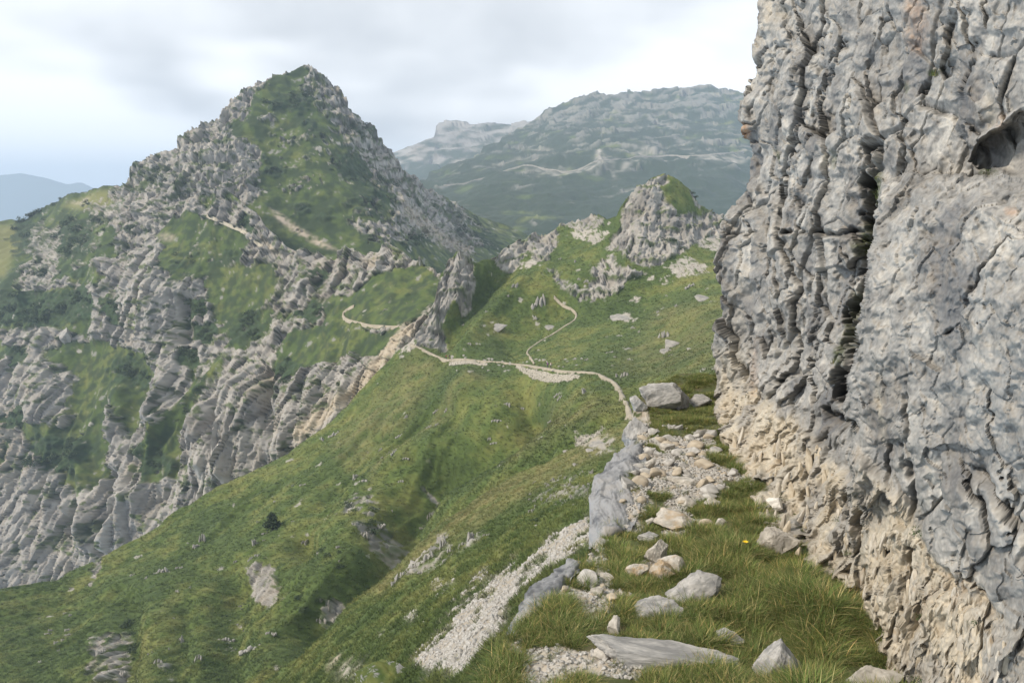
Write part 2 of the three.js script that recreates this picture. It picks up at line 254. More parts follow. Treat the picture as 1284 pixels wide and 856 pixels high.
const peakPine = area([[oval(205, 225, 18, 16), 9, 0.9], [oval(185, 208, 12, 8), 6, 0.8], [oval(230, 240, 12, 14), 7, 0.8], [oval(130, 280, 20, 10), 6, 0.7], [oval(95, 300, 26, 26, 0.4), 9], [oval(55, 345, 18, 16), 7], [oval(55, 258, 26, 10, -0.3), 6, 0.8], [oval(40, 300, 30, 30), 14, 0.7], [oval(180, 240, 8, 6), 4, 0.8], [oval(145, 245, 7, 9), 4, 0.8], [oval(372, 128, 26, 14), 10, 0.8], [oval(345, 133, 12, 8), 6, 0.8], [oval(400, 160, 28, 22), 14, 0.5], [oval(440, 216, 34, 20, 0.6), 12, 0.75], [oval(480, 232, 22, 12), 8, 0.8], [oval(470, 256, 34, 14), 10, 0.7], [oval(450, 165, 9, 26, -0.6), 6, 0.8], [oval(463, 158, 10, 16, -0.6), 5], [oval(520, 300, 24, 12), 8, 0.9], [oval(350, 214, 26, 10), 8, 0.6], [oval(330, 196, 14, 26), 8, 0.5], [oval(395, 270, 30, 16), 12, 0.6], [oval(560, 270, 40, 10, 0.6), 8, 0.9], [oval(590, 300, 40, 14, 0.4), 8, 0.9], [oval(15, 400, 60, 30), 15, 0.9]]);
const peakScree = area([[[[340, 266], [352, 272], [380, 292], [410, 306], [424, 316], [404, 312], [372, 296], [348, 280]], 4, 0.9], [[[500, 250], [525, 272], [556, 296], [590, 312], [586, 322], [552, 308], [524, 288], [506, 270]], 6, 0.7], [[[88, 256], [112, 254], [108, 258]], 3, 0.8], [[[106, 250], [118, 252], [112, 254]], 3, 0.8]]);
const peakMeadow = area([[[[84, 262], [100, 252], [130, 242], [150, 240], [140, 258], [110, 266]], 5], [[[-60, 290], [0, 284], [24, 284], [28, 310], [10, 350], [-60, 350]], 8], [oval(140, 250, 14, 6), 6, 0.7]]);
const peak = landform('peak', { nu: 610, nv: 330, ...peakL, back: 4, out: [0.1, 0.25, 0.96], along: 0.35,
  depth: survey([[390, 90, 640], [300, 125, 600], [230, 185, 570], [170, 225, 570], [110, 245, 620], [40, 275, 700], [-60, 275, 700], [470, 175, 640], [510, 215, 690], [560, 255, 740], [650, 295, 780], [400, 180, 575], [330, 200, 560], [260, 230, 530], [200, 270, 530], [100, 300, 560], [0, 330, 600], [430, 250, 540], [500, 260, 570], [560, 310, 600], [380, 300, 510], [460, 320, 490], [300, 300, 500], [550, 360, 520], [640, 340, 640], [100, 400, 500], [0, 420, 520], [250, 400, 455], [400, 400, 450], [520, 420, 440], [700, 340, 700], [0, 620, 470], [200, 580, 440], [-60, 420, 560]]),
  label: 'pyramid shaped mountain with grey crags and dark scrub',
  shape(p, x, y, k) {
    const w = fbm(p[0] / 30, p[1] / 30, p[2] / 30, 4), w2 = fbm(p[0] / 11, p[1] / 9, p[2] / 11, 3);
    const X = x + w * 26 + w2 * 8, Y = y + fbm(p[0] / 30 + 40, p[1] / 30, p[2] / 30, 4) * 22;
    const w3 = fbm(p[0] / 3.2, p[1] / 3.2, p[2] / 3.2, 2);
    k.rock = sstep(0.40, 0.60, peakRock(X, Y) + w2 * 0.85 + w3 * 0.75 - 0.10);
    k.pine = sstep(0.35, 0.6, peakPine(X, Y) + w2 * 0.9 - 0.05) ;
    const a = facet(p[0] / 6, p[1] / 13, p[2] / 11, 1.2); k.r = FC.t; k.q = FC.q;
    const b = facet(p[0] / 2.4, p[1] / 5, p[2] / 4), e2 = FC.e; k.r = (k.r + FC.t) / 2;
    const strata = Math.abs(((p[1] + w * 8) / 7.5) % 1) - 0.5;
    const c = block(p[0] / 1.3, p[1] / 2.2, p[2] / 1.7);
    const shelf = sstep(0.2, 0.48, strata) + sstep(0.1, 0.35, noise(p[0] / 5, p[1] / 2.2, p[2] / 5)); k.veg = sstep(0.25, 0.7, shelf * 0.6 + w2 * 1.5 + w * 0.6);
    return k.rock * (a * 3.2 + planes(p[0] / 9, p[1] / 15, p[2] / 12, 5, 0.56) * 3.4 + b * 1.8 + c * 0.7 + strata * 2.6 - 1.5 * sstep(0.1, 0, e2)) + ridged(p[0] / 60, p[1] / 130, p[2] / 60, 4) * 8 + w2 * 2.2 + (1 - k.rock) * k.pine * (1.2 + noise(p[0] / 3, p[1] / 3, p[2] / 3) * 2);
  },
  tint(p, n, x, y, k) {
    let g = mix3(grassTint(p, 45), GRASS.deep, 0.45); { const sp = fbm(p[0] / 9, p[1] / 10, p[2] / 9, 4); g = mix3(g, PINE, sstep(-0.16, 0.12, sp) * 0.8); g = mix3(g, ROCK.grey, sstep(0.33, 0.42, -sp + noise(p[0] / 2, p[1] / 2, p[2] / 2) * 0.3) * 0.8); } g = mix3(g, [0.19, 0.19, 0.065], peakMeadow(x, y) * 0.8);
    g = mix3(g, PINE.map(v => v * (1.15 + noise(p[0] / 4, p[1] / 4, p[2] / 4) * 0.8)), k.pine * 0.85);
    let c = mix3(g, rockTint(p, k.r, k.q, 18), k.rock * (1 - 0.6 * k.pine * (k.q > 0.4 ? 1 : 0)));
    c = mix3(c, mix3(PINE, GRASS.deep, clamp(0.5 + k.r)), k.veg * 0.85 * k.rock);
    c = mix3(c, [0.42, 0.36, 0.29], clamp(peakScree(x, y) * (0.75 + noise(p[0] / 2.5, p[1] / 2.5, p[2] / 2.5) * 1.2)));
    const spot = facet(p[0] / 5 + 50, p[1] / 5, p[2] / 5); if (FC.q > 0.975 && FC.e > 0.35) c = mix3(c, ROCK.pale, 0.8);
    return c;
  } });

// ------------------------------------------------------------------ the crags in front of the peak: towers, ledges, a grassy bench with the mule track
const cragTop = [[-60, 420], [0, 398], [30, 376], [60, 362], [90, 345], [120, 332], [150, 322], [180, 316], [200, 300], [214, 282], [226, 268], [236, 252], [262, 242], [284, 238], [300, 250], [312, 262], [326, 270], [340, 290], [352, 300], [362, 312], [376, 318], [392, 318], [406, 322], [418, 330], [428, 322], [436, 314], [452, 318], [458, 322], [464, 314], [478, 318], [486, 307], [494, 312], [504, 316], [520, 326], [535, 336], [548, 344], [556, 352], [580, 380], [640, 420]];
const cragL = upTo(-60, 620, cragTop, [[-60, 860], [100, 800], [300, 700], [440, 600], [620, 520]]);
const cragGreen = area([
  [[[206, 280], [240, 272], [262, 276], [300, 290], [320, 306], [300, 330], [270, 352], [240, 360], [218, 362], [206, 340], [202, 300]], 7, 0.95],
  [[[268, 345], [300, 338], [340, 334], [358, 340], [350, 366], [330, 392], [300, 412], [278, 420], [268, 396], [262, 372]], 7],
  [[[-60, 372], [60, 362], [110, 360], [126, 400], [112, 420], [60, 414], [0, 420], [-60, 420]], 9, 0.95],
  [[[62, 444], [100, 424], [150, 430], [200, 452], [214, 474], [206, 500], [196, 530], [176, 548], [150, 500], [146, 540], [142, 600], [110, 612], [60, 572], [44, 536], [84, 536], [96, 490], [104, 470]], 8],
  [[[284, 446], [292, 452], [250, 510], [238, 560], [232, 600], [196, 604], [182, 566], [218, 530], [250, 490]], 6, 0.9],
  [[[404, 384], [440, 372], [470, 352], [520, 330], [560, 352], [560, 384], [530, 400], [500, 412], [440, 412], [404, 410]], 6, 0.95],
  [[[350, 428], [390, 410], [440, 412], [500, 415], [508, 424], [470, 444], [430, 452], [398, 460], [372, 484], [356, 470]], 7],
  [[[296, 400], [320, 384], [344, 392], [332, 424], [312, 446], [292, 438]], 6, 0.95],
  [oval(18, 560, 22, 40), 12, 0.35], [oval(110, 350, 30, 14), 8, 0.8], [oval(-10, 440, 26, 14), 8, 0.9], [oval(140, 372, 10, 20), 6, 0.5], [oval(360, 395, 30, 10), 8, 0.75], [oval(395, 345, 12, 8), 6, 0.5], [oval(405, 352, 8, 18), 5, 0.6], [oval(380, 306, 24, 8, 0.3), 6, 0.8], [oval(310, 250, 18, 8), 6, 0.6], [oval(265, 252, 20, 10), 7, 0.5], [oval(258, 470, 12, 26, 0.4), 7, 0.55],
]);
const cragPine = area([[oval(40, 390, 70, 24), 12], [oval(100, 380, 26, 20), 9, 0.9], [oval(95, 330, 22, 20), 9], [oval(30, 446, 16, 10), 6], [oval(170, 470, 24, 22), 10, 0.7], [oval(90, 570, 40, 26), 12, 0.75], [oval(40, 528, 20, 18), 8, 0.8], [oval(262, 420, 14, 16), 6], [oval(244, 448, 16, 12), 6], [oval(252, 388, 14, 14), 7, 0.8], [oval(316, 410, 16, 28, 0.6), 7, 0.9], [oval(390, 392, 26, 12), 8, 0.8], [oval(370, 468, 12, 20), 7, 0.7], [oval(214, 580, 14, 22), 8, 0.8], [oval(150, 390, 10, 18), 6, 0.8], [oval(230, 330, 20, 14), 9, 0.5], [oval(290, 325, 22, 12), 9, 0.5], [oval(200, 560, 14, 30, 0.5), 8, 0.5], [oval(310, 282, 9, 8), 4], [oval(318, 292, 10, 6), 4, 0.7], [oval(400, 350, 6, 20), 4, 0.8], [oval(265, 485, 8, 16), 6, 0.7]]);
const cragScree = area([[[[330, 296], [344, 312], [352, 322], [342, 320], [334, 308]], 3, 0.9], [oval(212, 300, 10, 5), 4, 0.5], [[[500, 418], [516, 412], [524, 424], [506, 440], [480, 480], [440, 516], [410, 545], [384, 566], [404, 536], [440, 500], [470, 464], [490, 436]], 4], [oval(470, 330, 14, 8), 6, 0.5]]);
const cragTan = area([[oval(340, 486, 10, 26, -0.2), 8], [[[500, 390], [545, 340], [550, 360], [520, 430], [440, 520], [400, 556], [390, 550], [460, 470], [490, 420]], 10], [oval(30, 560, 18, 50), 14, 0.6], [oval(420, 340, 20, 14), 8, 0.5], [oval(470, 400, 40, 14), 8, 0.5], [oval(310, 590, 8, 20), 6, 0.7]]);
const crags = landform('crag_slope', { nu: 540, nv: 330, ...cragL, back: 4, drop: 0.03, out: [0.12, 0.2, 0.97], along: 0.35,
  depth: survey([[284, 240, 490], [236, 255, 500], [200, 300, 490], [150, 325, 500], [60, 365, 510], [-60, 420, 520], [340, 292, 455], [376, 320, 440], [430, 325, 410], [486, 310, 385], [520, 330, 365], [556, 355, 345], [620, 420, 330], [260, 340, 455], [200, 360, 452], [205, 440, 430], [100, 400, 480], [320, 400, 415], [420, 400, 360], [500, 410, 315], [514, 432, 295], [450, 450, 325], [400, 480, 335], [350, 500, 350], [300, 480, 375], [310, 590, 345], [250, 560, 360], [150, 500, 425], [60, 480, 450], [-60, 520, 460], [20, 620, 410], [130, 620, 380], [200, 640, 350], [60, 740, 360], [-60, 800, 350], [280, 450, 395], [420, 560, 300], [500, 520, 280], [600, 500, 270], [300, 690, 320]], 40),
  label: 'steep slope of grey rock towers and scrub below the peak',
  shape(p, x, y, k) {
    const w = fbm(p[0] / 22, p[1] / 22, p[2] / 22, 4), w2 = fbm(p[0] / 7, p[1] / 9, p[2] / 7, 3);
    const X = x + w * 22 + w2 * 7, Y = y + fbm(p[0] / 22 + 40, p[1] / 22, p[2] / 22, 4) * 20;
    const gr = cragGreen(X, Y); k.pine = sstep(0.32, 0.6, cragPine(X, Y) + w2 * 0.9 - 0.06);
    const w3 = fbm(p[0] / 2.4, p[1] / 2.8, p[2] / 2.4, 2);
    k.rock = 1 - sstep(0.34, 0.6, Math.max(gr, k.pine * 0.95) + w2 * 0.7 + w3 * 0.6 + w * 0.5 + 0.05);
    const q = p[0] * 0.95 + p[2] * 0.3, low = sstep(400, 560, y);
    const a = facet(q / 7, p[1] / 34, p[2] / 24, 1.2), e1 = FC.e; k.r = FC.t; k.q = FC.q;
    const b = facet(q / 2.4, p[1] / 11, p[2] / 8), e2 = FC.e; k.r = (k.r + FC.t) / 2;
    const c = block(q / 1.0, p[1] / 2.2, p[2] / 3);
    const ribs = ridged(q / 17 + p[1] / 90, p[1] / 160, 3.3, 3);
    k.side = w;
    const st = Math.abs(((p[1] + w * 5) / 6) % 1) - 0.5;
    const shelf = sstep(0.2, 0.48, st) * lerp(1, 0.4, low) + sstep(0.1, 0.35, noise(p[0] / 4, p[1] / 2, p[2] / 4)); k.veg = sstep(0.3, 0.75, shelf * 0.6 + w2 * 1.5 + w * 0.5);
    const big = ridged(q / 34 + p[1] / 120 + w * 0.3, p[1] / 300, 8.8, 2);
    return k.rock * (a * 4.6 + planes(q / 8, p[1] / 26, p[2] / 16, 5, 0.5) * 2.8 + b * 1.5 + c * 0.55 - 2 * sstep(0.08, 0, e1) - 1.2 * sstep(0.1, 0, e2) + st * lerp(2.2, 0.5, low) + ribs * lerp(3, 7, low)) + big * lerp(6, 15, low) + cragTower(x, y) * 1.4 + w2 * 1.4 + (1 - k.rock) * k.pine * (1 + noise(p[0] / 2.2, p[1] / 2.2, p[2] / 2.2) * 1.6);
  },
  tint(p, n, x, y, k) {
    let g = mix3(grassTint(p, 30), GRASS.deep, 0.4); const sp = fbm(p[0] / 5, p[1] / 6, p[2] / 5, 4), sl = fbm(p[0] / 3 + p[1] / 9, p[1] / 14, p[2] / 8, 3); g = mix3(g, PINE, sstep(-0.14, 0.14, sp + sl * 0.2) * 0.8); g = mix3(g, GRASS.olive, clamp(sl * 1.1 - 0.12)); g = mix3(g, ROCK.grey, sstep(0.37, 0.45, -sp + sl * 0.5) * 0.8);
    g = mix3(g, PINE.map(v => v * (1.3 + noise(p[0] / 3, p[1] / 3, p[2] / 3) * 0.9)), k.pine * 0.85);
    let r = rockTint(p, k.r, k.q, 14); r = mix3(r, ROCK.tan, clamp(cragTan(x + k.side * 20, y) * (0.5 + k.side)));
    let c = mix3(g, r, k.rock);
    c = mix3(c, mix3(PINE, GRASS.mid, clamp(k.r * 1.2 - 0.1)), k.veg * 0.85 * k.rock);
    c = mix3(c, [0.41, 0.355, 0.27], clamp(cragScree(x + k.side * 8, y) * (0.9 + noise(p[0] / 2, p[1] / 2, p[2] / 2) * 0.8)));
    facet(p[0] / 3.4 + 50, p[1] / 3.4, p[2] / 3.4); if (FC.q > 0.985 && FC.e > 0.35) c = mix3(c, ROCK.pale, 0.8);
    return c;
  } });
function cragTower(x, y) { return (memo.tower ||= lines([[[[205, 365], [205, 435]], 30, 9], [[[312, 500], [306, 590]], 20, 12], [[[360, 490], [365, 560]], 16, 6], [[[410, 480], [405, 540]], 18, 7], [[[220, 470], [214, 525]], 16, 6], [[[160, 495], [158, 580]], 12, 7], [[[135, 340], [128, 420]], 13, 6], [[[40, 335], [36, 365]], 16, 6], [[[60, 490], [70, 530]], 24, 7], [[[262, 520], [262, 580]], 14, 7], [[[180, 620], [160, 680]], 10, 8], [[[110, 560], [120, 680]], 8, 6], [[[290, 450], [190, 570]], 6, 4], [[[383, 330], [386, 360]], 12, 6], [[[450, 320], [446, 340]], 10, 4], [[[340, 470], [352, 540]], 9, -9], [[[285, 560], [280, 500]], 6, -6], [[[235, 380], [240, 430]], 7, -7], [[[150, 600], [140, 690]], 10, -8]]))(x, y); }

// ------------------------------------------------------------------ the grassy slope with the mule track, up to the saddle and the rocky knoll
const slopeTop = [[-60, 766], [0, 745], [40, 737], [80, 730], [120, 713], [180, 682], [230, 645], [270, 622], [330, 590], [380, 566], [410, 546], [440, 515], [470, 475], [500, 440], [515, 430], [530, 405], [545, 378], [552, 345], [558, 338], [562, 326], [568, 324], [573, 317], [579, 325], [585, 318], [591, 326], [597, 330], [606, 325], [622, 322], [630, 312], [640, 305], [652, 302], [664, 296], [680, 295], [694, 290], [706, 281], [720, 280], [732, 278], [742, 268], [752, 270], [762, 277], [774, 272], [778, 262], [786, 250], [794, 240], [806, 232], [818, 224], [832, 219], [848, 226], [862, 238], [872, 250], [884, 264], [900, 270], [960, 285]];
const slopeL = upTo(-60, 960, slopeTop, [[-60, 960], [300, 960], [500, 900], [760, 700], [960, 600]]);
const slopeRock = area([
  [[[560, 330], [575, 318], [596, 322], [599, 350], [592, 380], [580, 386], [566, 376], [554, 394], [552, 412], [556, 438], [520, 436], [522, 418], [540, 385], [552, 345]], 4],
  [[[776, 268], [790, 240], [818, 222], [832, 218], [838, 228], [826, 236], [842, 258], [850, 268], [880, 272], [905, 268], [905, 300], [870, 302], [858, 318], [826, 332], [790, 325], [758, 312], [764, 300], [776, 290]], 5],
  [[[724, 378], [736, 350], [748, 330], [760, 322], [800, 334], [816, 340], [790, 352], [772, 372], [744, 382]], 6, 0.8], [[[612, 322], [640, 298], [666, 292], [698, 288], [700, 300], [690, 326], [676, 330], [660, 318], [640, 330]], 5, 0.9], [[[700, 284], [742, 266], [760, 276], [752, 284], [720, 290]], 5, 0.8], [[[866, 236], [884, 262], [876, 264], [860, 244]], 3], [[[680, 330], [700, 340], [722, 358], [734, 372], [720, 376], [694, 352]], 5, 0.6],
  [[[446, 660], [470, 645], [496, 660], [500, 690], [476, 706], [470, 690]], 6, 0.6], [[[505, 640], [518, 600], [524, 602], [516, 640], [508, 660]], 3, 0.8], [[[388, 770], [410, 740], [424, 745], [402, 790]], 6, 0.65], [[[124, 815], [160, 790], [166, 800], [160, 860], [120, 860]], 6, 0.65], [[[150, 670], [158, 674], [140, 712], [122, 745], [116, 742], [136, 704]], 3, 0.8], [oval(215, 842, 10, 14), 5, 0.6], [[[312, 716], [330, 708], [356, 712], [358, 758], [344, 766], [318, 752]], 6, 0.8], [oval(455, 640, 26, 20), 9, 0.42], [oval(300, 815, 24, 14), 9, 0.42],
]);
const slopeScree = area([[[[634, 330], [668, 318], [680, 330], [660, 334]], 5, 0.8], [[[712, 294], [736, 288], [760, 292], [748, 304], [718, 302]], 4, 0.8], [[[868, 298], [905, 296], [905, 320], [872, 312]], 4, 0.9], [[[830, 334], [850, 322], [880, 328], [890, 340], [858, 346], [834, 342]], 4, 0.8], [[[754, 400], [780, 394], [798, 400], [790, 406]], 3, 0.9], [[[735, 556], [766, 548], [760, 572], [738, 566]], 4, 0.9], [oval(820, 348, 10, 4), 4, 0.7], [oval(788, 440, 12, 4), 4, 0.5], [oval(836, 352, 8, 5), 4, 0.6], [oval(692, 401, 10, 4), 3, 0.8], [[[505, 425], [524, 420], [520, 440], [500, 446]], 4, 0.9], [oval(790, 374, 9, 3), 3, 0.8], [oval(618, 411, 16, 6), 4, 0.4], [[[552, 330], [548, 360], [530, 396], [520, 430], [534, 430], [545, 400], [560, 360]], 5, 0.5]]);
const slopeStraw = area([[[[640, 520], [700, 505], [780, 512], [790, 530], [700, 560], [640, 580]], 20, 0.5], [[[830, 390], [900, 380], [900, 470], [840, 480], [770, 470]], 24, 0.4], [[[520, 440], [560, 460], [520, 520], [440, 590], [420, 570]], 14, 0.45], [[[820, 395], [850, 385], [870, 395], [830, 412]], 8, 0.6], [[[600, 470], [610, 480], [520, 560], [470, 610], [470, 590]], 9, 0.5]]);
const slopeFold = lines([[[[578, 326], [572, 378]], 11, 1.6], [[[660, 510], [600, 560], [540, 600], [505, 650], [470, 715], [390, 800]], 26, -14], [[[560, 520], [490, 560], [440, 610], [380, 690]], 18, -5], [[[170, 770], [158, 860]], 18, -3.5], [[[300, 740], [290, 860]], 22, -3], [[[235, 780], [225, 860]], 16, -2], [[[590, 480], [540, 540], [460, 600], [400, 670]], 14, 4], [[[640, 540], [560, 610], [520, 660]], 10, 3], [[[700, 385], [640, 430]], 20, -4], [[[560, 420], [640, 340]], 20, -6], [[[650, 350], [600, 400], [580, 440]], 14, 4], [[[890, 400], [830, 400], [815, 430]], 18, 1.4], [[[700, 500], [640, 545]], 22, -2]]);
const slope = landform('grass_slope', { nu: 720, nv: 350, ...slopeL, back: 4, drop: 0.03, out: [0.05, 0.35, 0.93], along: 0.45,
  depth: survey([[-60, 766, 188], [0, 745, 195], [80, 730, 205], [180, 682, 220], [270, 622, 238], [330, 590, 248], [420, 535, 262], [470, 475, 270], [515, 430, 274], [545, 385, 282], [575, 322, 298], [600, 330, 298], [620, 322, 302], [640, 340, 298], [660, 296, 335], [745, 268, 338], [800, 236, 322], [832, 220, 322], [885, 264, 330], [960, 285, 330], [560, 455, 255], [620, 457, 235], [690, 468, 205], [740, 475, 180], [785, 515, 140], [890, 480, 125], [890, 400, 210], [830, 372, 268], [760, 335, 292], [700, 350, 292], [640, 400, 280], [580, 400, 276], [830, 430, 215], [730, 420, 250], [790, 322, 290], [870, 325, 290], [560, 520, 215], [480, 560, 218], [640, 540, 168], [400, 620, 208], [500, 640, 175], [430, 720, 150], [300, 700, 190], [200, 760, 170], [300, 800, 150], [100, 800, 170], [0, 856, 150], [200, 856, 135], [400, 856, 115], [550, 700, 138], [600, 620, 150], [700, 600, 132], [800, 600, 108], [900, 560, 100], [-60, 960, 130], [300, 960, 105]], 45),
  label: 'long green mountainside of rough grass below the knoll',
  shape(p, x, y, k) {
    const w = fbm(p[0] / 16, p[1] / 16, p[2] / 16, 4), w2 = fbm(p[0] / 5, p[1] / 6, p[2] / 5, 3);
    const X = x + w * 14 + w2 * 6, Y = y + fbm(p[0] / 16 + 40, p[1] / 16, p[2] / 16, 4) * 12;
    const w3 = fbm(p[0] / 1.7, p[1] / 2.0, p[2] / 1.7, 2);
    k.rock = sstep(0.40, 0.6, slopeRock(X, Y) + w2 * 0.65 + w3 * 0.6 - 0.04); k.w = w; k.w2 = w2;
    const top = sstep(400, 330, y), q = p[0] * 0.95 + p[2] * 0.3;
    const a = facet(q / 3.6, p[1] / 7, p[2] / 14, 1.2), e1 = FC.e; k.r = FC.t; k.q = FC.q;
    const b = facet(q / 1.4, p[1] / 3.4, p[2] / 5), e2 = FC.e; k.r = (k.r + FC.t) / 2;
    const c = block(q / 0.65, p[1] / 1.4, p[2] / 2);
    const strata = Math.abs(((p[1] + w * 3) / 5.5) % 1) - 0.5;
    k.veg = sstep(0.45, 0.9, sstep(0.25, 0.48, strata) * 0.6 + w2 * 1.3 + sstep(0.15, 0.4, noise(p[0] / 2.5, p[1] / 1.3, p[2] / 2.5)) * 0.6);
    return k.rock * (a * lerp(0.9, 1.7, top) + planes(q / 3.6, p[1] / 6, p[2] / 8, 5, 0.58) * lerp(0.9, 1.4, top) + b * 1 + c * 0.5 + strata * 1.5 - 1.0 * sstep(0.08, 0, e1) - 0.6 * sstep(0.1, 0, e2)) + slopeFold(x, y) * 1.6 + 1.4 * (ridged((0.83 * p[0] + 0.56 * p[2]) / 24 + w * 0.5, (-0.56 * p[0] + 0.83 * p[2]) / 130, 2.2, 3) * 3.2 + ridged((0.83 * p[0] + 0.56 * p[2]) / 7 + w, (-0.56 * p[0] + 0.83 * p[2]) / 40, 5.2, 2) * 0.8) * sstep(440, 560, y) + ridged(p[0] / 34, p[1] / 60, p[2] / 34, 3) * 1.6 + w2 * 0.9 + fbm(p[0] / 1.6, p[1] / 1.6, p[2] / 1.6, 2) * 0.35;
  },
  tint(p, n, x, y, k) {
    let g = grassTint(p, 24); g = mix3(g, GRASS.straw, clamp(slopeStraw(x, y) * (0.65 + k.w2 * 1.5)));
    let c = mix3(g, rockTint(p, k.r, k.q, 9), k.rock);
    c = mix3(c, mix3(GRASS.deep, GRASS.mid, k.r), k.veg * 0.8 * k.rock);
    c = mix3(c, SCREE.map(v => v * (0.8 + k.r * 0.3)), sstep(0.5, 0.62, slopeScree(x + k.w * 18, y + k.w2 * 12) * 0.85 + fbm(p[0] / 1.7, p[1] / 1.7, p[2] / 1.7, 3) * 0.9));
    facet(p[0] / 2.6 + 50, p[1] / 2.6, p[2] / 2.6); if (FC.q > 0.975 && FC.e > 0.4) c = mix3(c, ROCK.pale, 0.8);
    return c;
  } });

// ------------------------------------------------------------------ the nearer spur below the ledge, with its scree chute
const spurTop = [[280, 905], [300, 882], [340, 853], [380, 826], [420, 788], [440, 762], [480, 732], [520, 690], [560, 655], [600, 627], [640, 603], [700, 576], [740, 558], [785, 532], [830, 514], [960, 500]];
const spurL = upTo(280, 960, spurTop, 1010);
const spurScree = area([[[[520, 830], [560, 792], [600, 752], [640, 722], [690, 692], [735, 660], [748, 652], [744, 690], [705, 712], [650, 770], [630, 800], [580, 846], [545, 856]], 6], [oval(750, 560, 16, 9), 5, 0.9], [oval(700, 690, 30, 8, -0.6), 7, 0.8], [oval(560, 742, 16, 3, -0.5), 3, 0.7], [oval(520, 776, 16, 3, -0.4), 3, 0.6], [oval(613, 729, 12, 3, -0.5), 3, 0.7], [oval(440, 845, 20, 12), 8, 0.5], [oval(712, 552, 8, 3), 3, 0.7]]);
const spurRock = area([[[[494, 735], [508, 712], [540, 694], [548, 672], [562, 668], [572, 690], [600, 665], [620, 668], [600, 690], [560, 716], [520, 734]], 6, 0.5], [[[660, 640], [700, 605], [745, 600], [748, 640], [700, 648]], 8, 0.42], [oval(500, 790, 40, 20, -0.5), 12, 0.3]]);
const spurStraw = area([[[[560, 650], [600, 622], [700, 572], [790, 530], [800, 560], [700, 605], [620, 650], [560, 690], [480, 750], [460, 745]], 14, 0.75]]);
const spur = landform('grass_spur', { nu: 480, nv: 270, ...spurL, back: 5, drop: 0.05, out: [0, 0.5, 0.866], along: 0.5,
  depth: survey([[280, 905, 78], [340, 853, 82], [440, 762, 88], [520, 690, 96], [600, 627, 106], [700, 576, 118], [785, 532, 126], [830, 514, 122], [960, 500, 112], [300, 1010, 62], [340, 1000, 60], [450, 850, 58], [500, 780, 66], [560, 720, 72], [640, 660, 75], [740, 600, 80], [745, 640, 55], [700, 690, 44], [650, 760, 36], [600, 800, 34], [540, 850, 34], [620, 850, 26], [700, 850, 21], [800, 700, 30], [900, 600, 60], [900, 800, 22], [600, 1000, 18], [800, 1000, 15], [450, 1000, 38], [960, 900, 16]], 40),
  label: 'near green spur falling away below the ledge',
  shape(p, x, y, k) {
    const w = fbm(p[0] / 7, p[1] / 7, p[2] / 7, 4), w2 = fbm(p[0] / 2, p[1] / 2.4, p[2] / 2, 3); k.w = w; k.w2 = w2;
    k.rock = sstep(0.42, 0.6, spurRock(x + w * 16, y + w2 * 10) + w2 * 0.6);
    const a = block(p[0] / 1.1, p[1] / 2.2, p[2] / 2.5, 1.2); k.r = FC.t; k.q = FC.q;
    const rib = ridged((0.8 * p[0] + 0.6 * p[2]) / 9 + w * 0.5, (-0.6 * p[0] + 0.8 * p[2]) / 50, 2.2, 3) * 1.3;
    k.scree = clamp(spurScree(x + w * 26, y + w2 * 26) * (0.95 + w2 * 1.6 + fbm(p[0] / 1.1, p[1], p[2] / 3, 3) * 1.2));
    return k.rock * (a * 0.5 + planes(p[0] / 0.8, p[1] / 1.5, p[2] / 1.6, 5, 0.6) * 0.5) + rib + w * 1.1 + w2 * 0.32 + fbm(p[0] / 0.6, p[1] / 0.6, p[2] / 0.6, 2) * 0.14;
  },
  tint(p, n, x, y, k) {
    let g = grassTint(p, 9); g = mix3(g, GRASS.straw, clamp(spurStraw(x, y) * (0.6 + k.w2 * 1.3)));
    let c = mix3(g, rockTint(p, k.r, k.q, 4), k.rock);
    c = mix3(c, mix3(SCREE, ROCK.tan, clamp(0.3 + k.w + k.w2)).map(v => v * 0.85), clamp(k.scree * 1.25 + noise(p[0] / 0.5, p[1] / 0.5, p[2] / 0.5) * 0.5 * k.scree));
    return c;
  } });

// ------------------------------------------------------------------ the ledge we stand over
const LD = [[440, 15.5], [470, 14.4], [500, 13.1], [520, 12.2], [560, 10.5], [610, 8.8], [690, 7.0], [720, 6.4], [770, 5.6], [850, 4.7], [900, 4.25], [980, 3.7]];
const ledgeLeft = [[470, 850], [486, 822], [500, 800], [520, 793], [545, 800], [560, 798], [600, 786], [640, 772], [680, 747], [700, 735], [720, 722], [760, 688], [790, 650], [820, 628], [856, 604], [900, 580], [980, 540]];
const wallLeft = [[-60, 952], [0, 950], [30, 948], [45, 945], [75, 942], [90, 941], [95, 934], [120, 930], [138, 924], [150, 924], [155, 929], [172, 927], [180, 937], [200, 938], [225, 935], [240, 925], [262, 912], [270, 903], [300, 899], [315, 897], [345, 893], [360, 901], [400, 902], [435, 898], [470, 900], [500, 895], [525, 897], [532, 903], [545, 905], [570, 918], [595, 926], [605, 936], [640, 950], [680, 966], [705, 1004], [718, 1034], [735, 1046], [742, 1066], [770, 1086], [800, 1096], [856, 1118], [920, 1140]];
const ledgeRight = y => poly1(wallLeft, y) + 60;
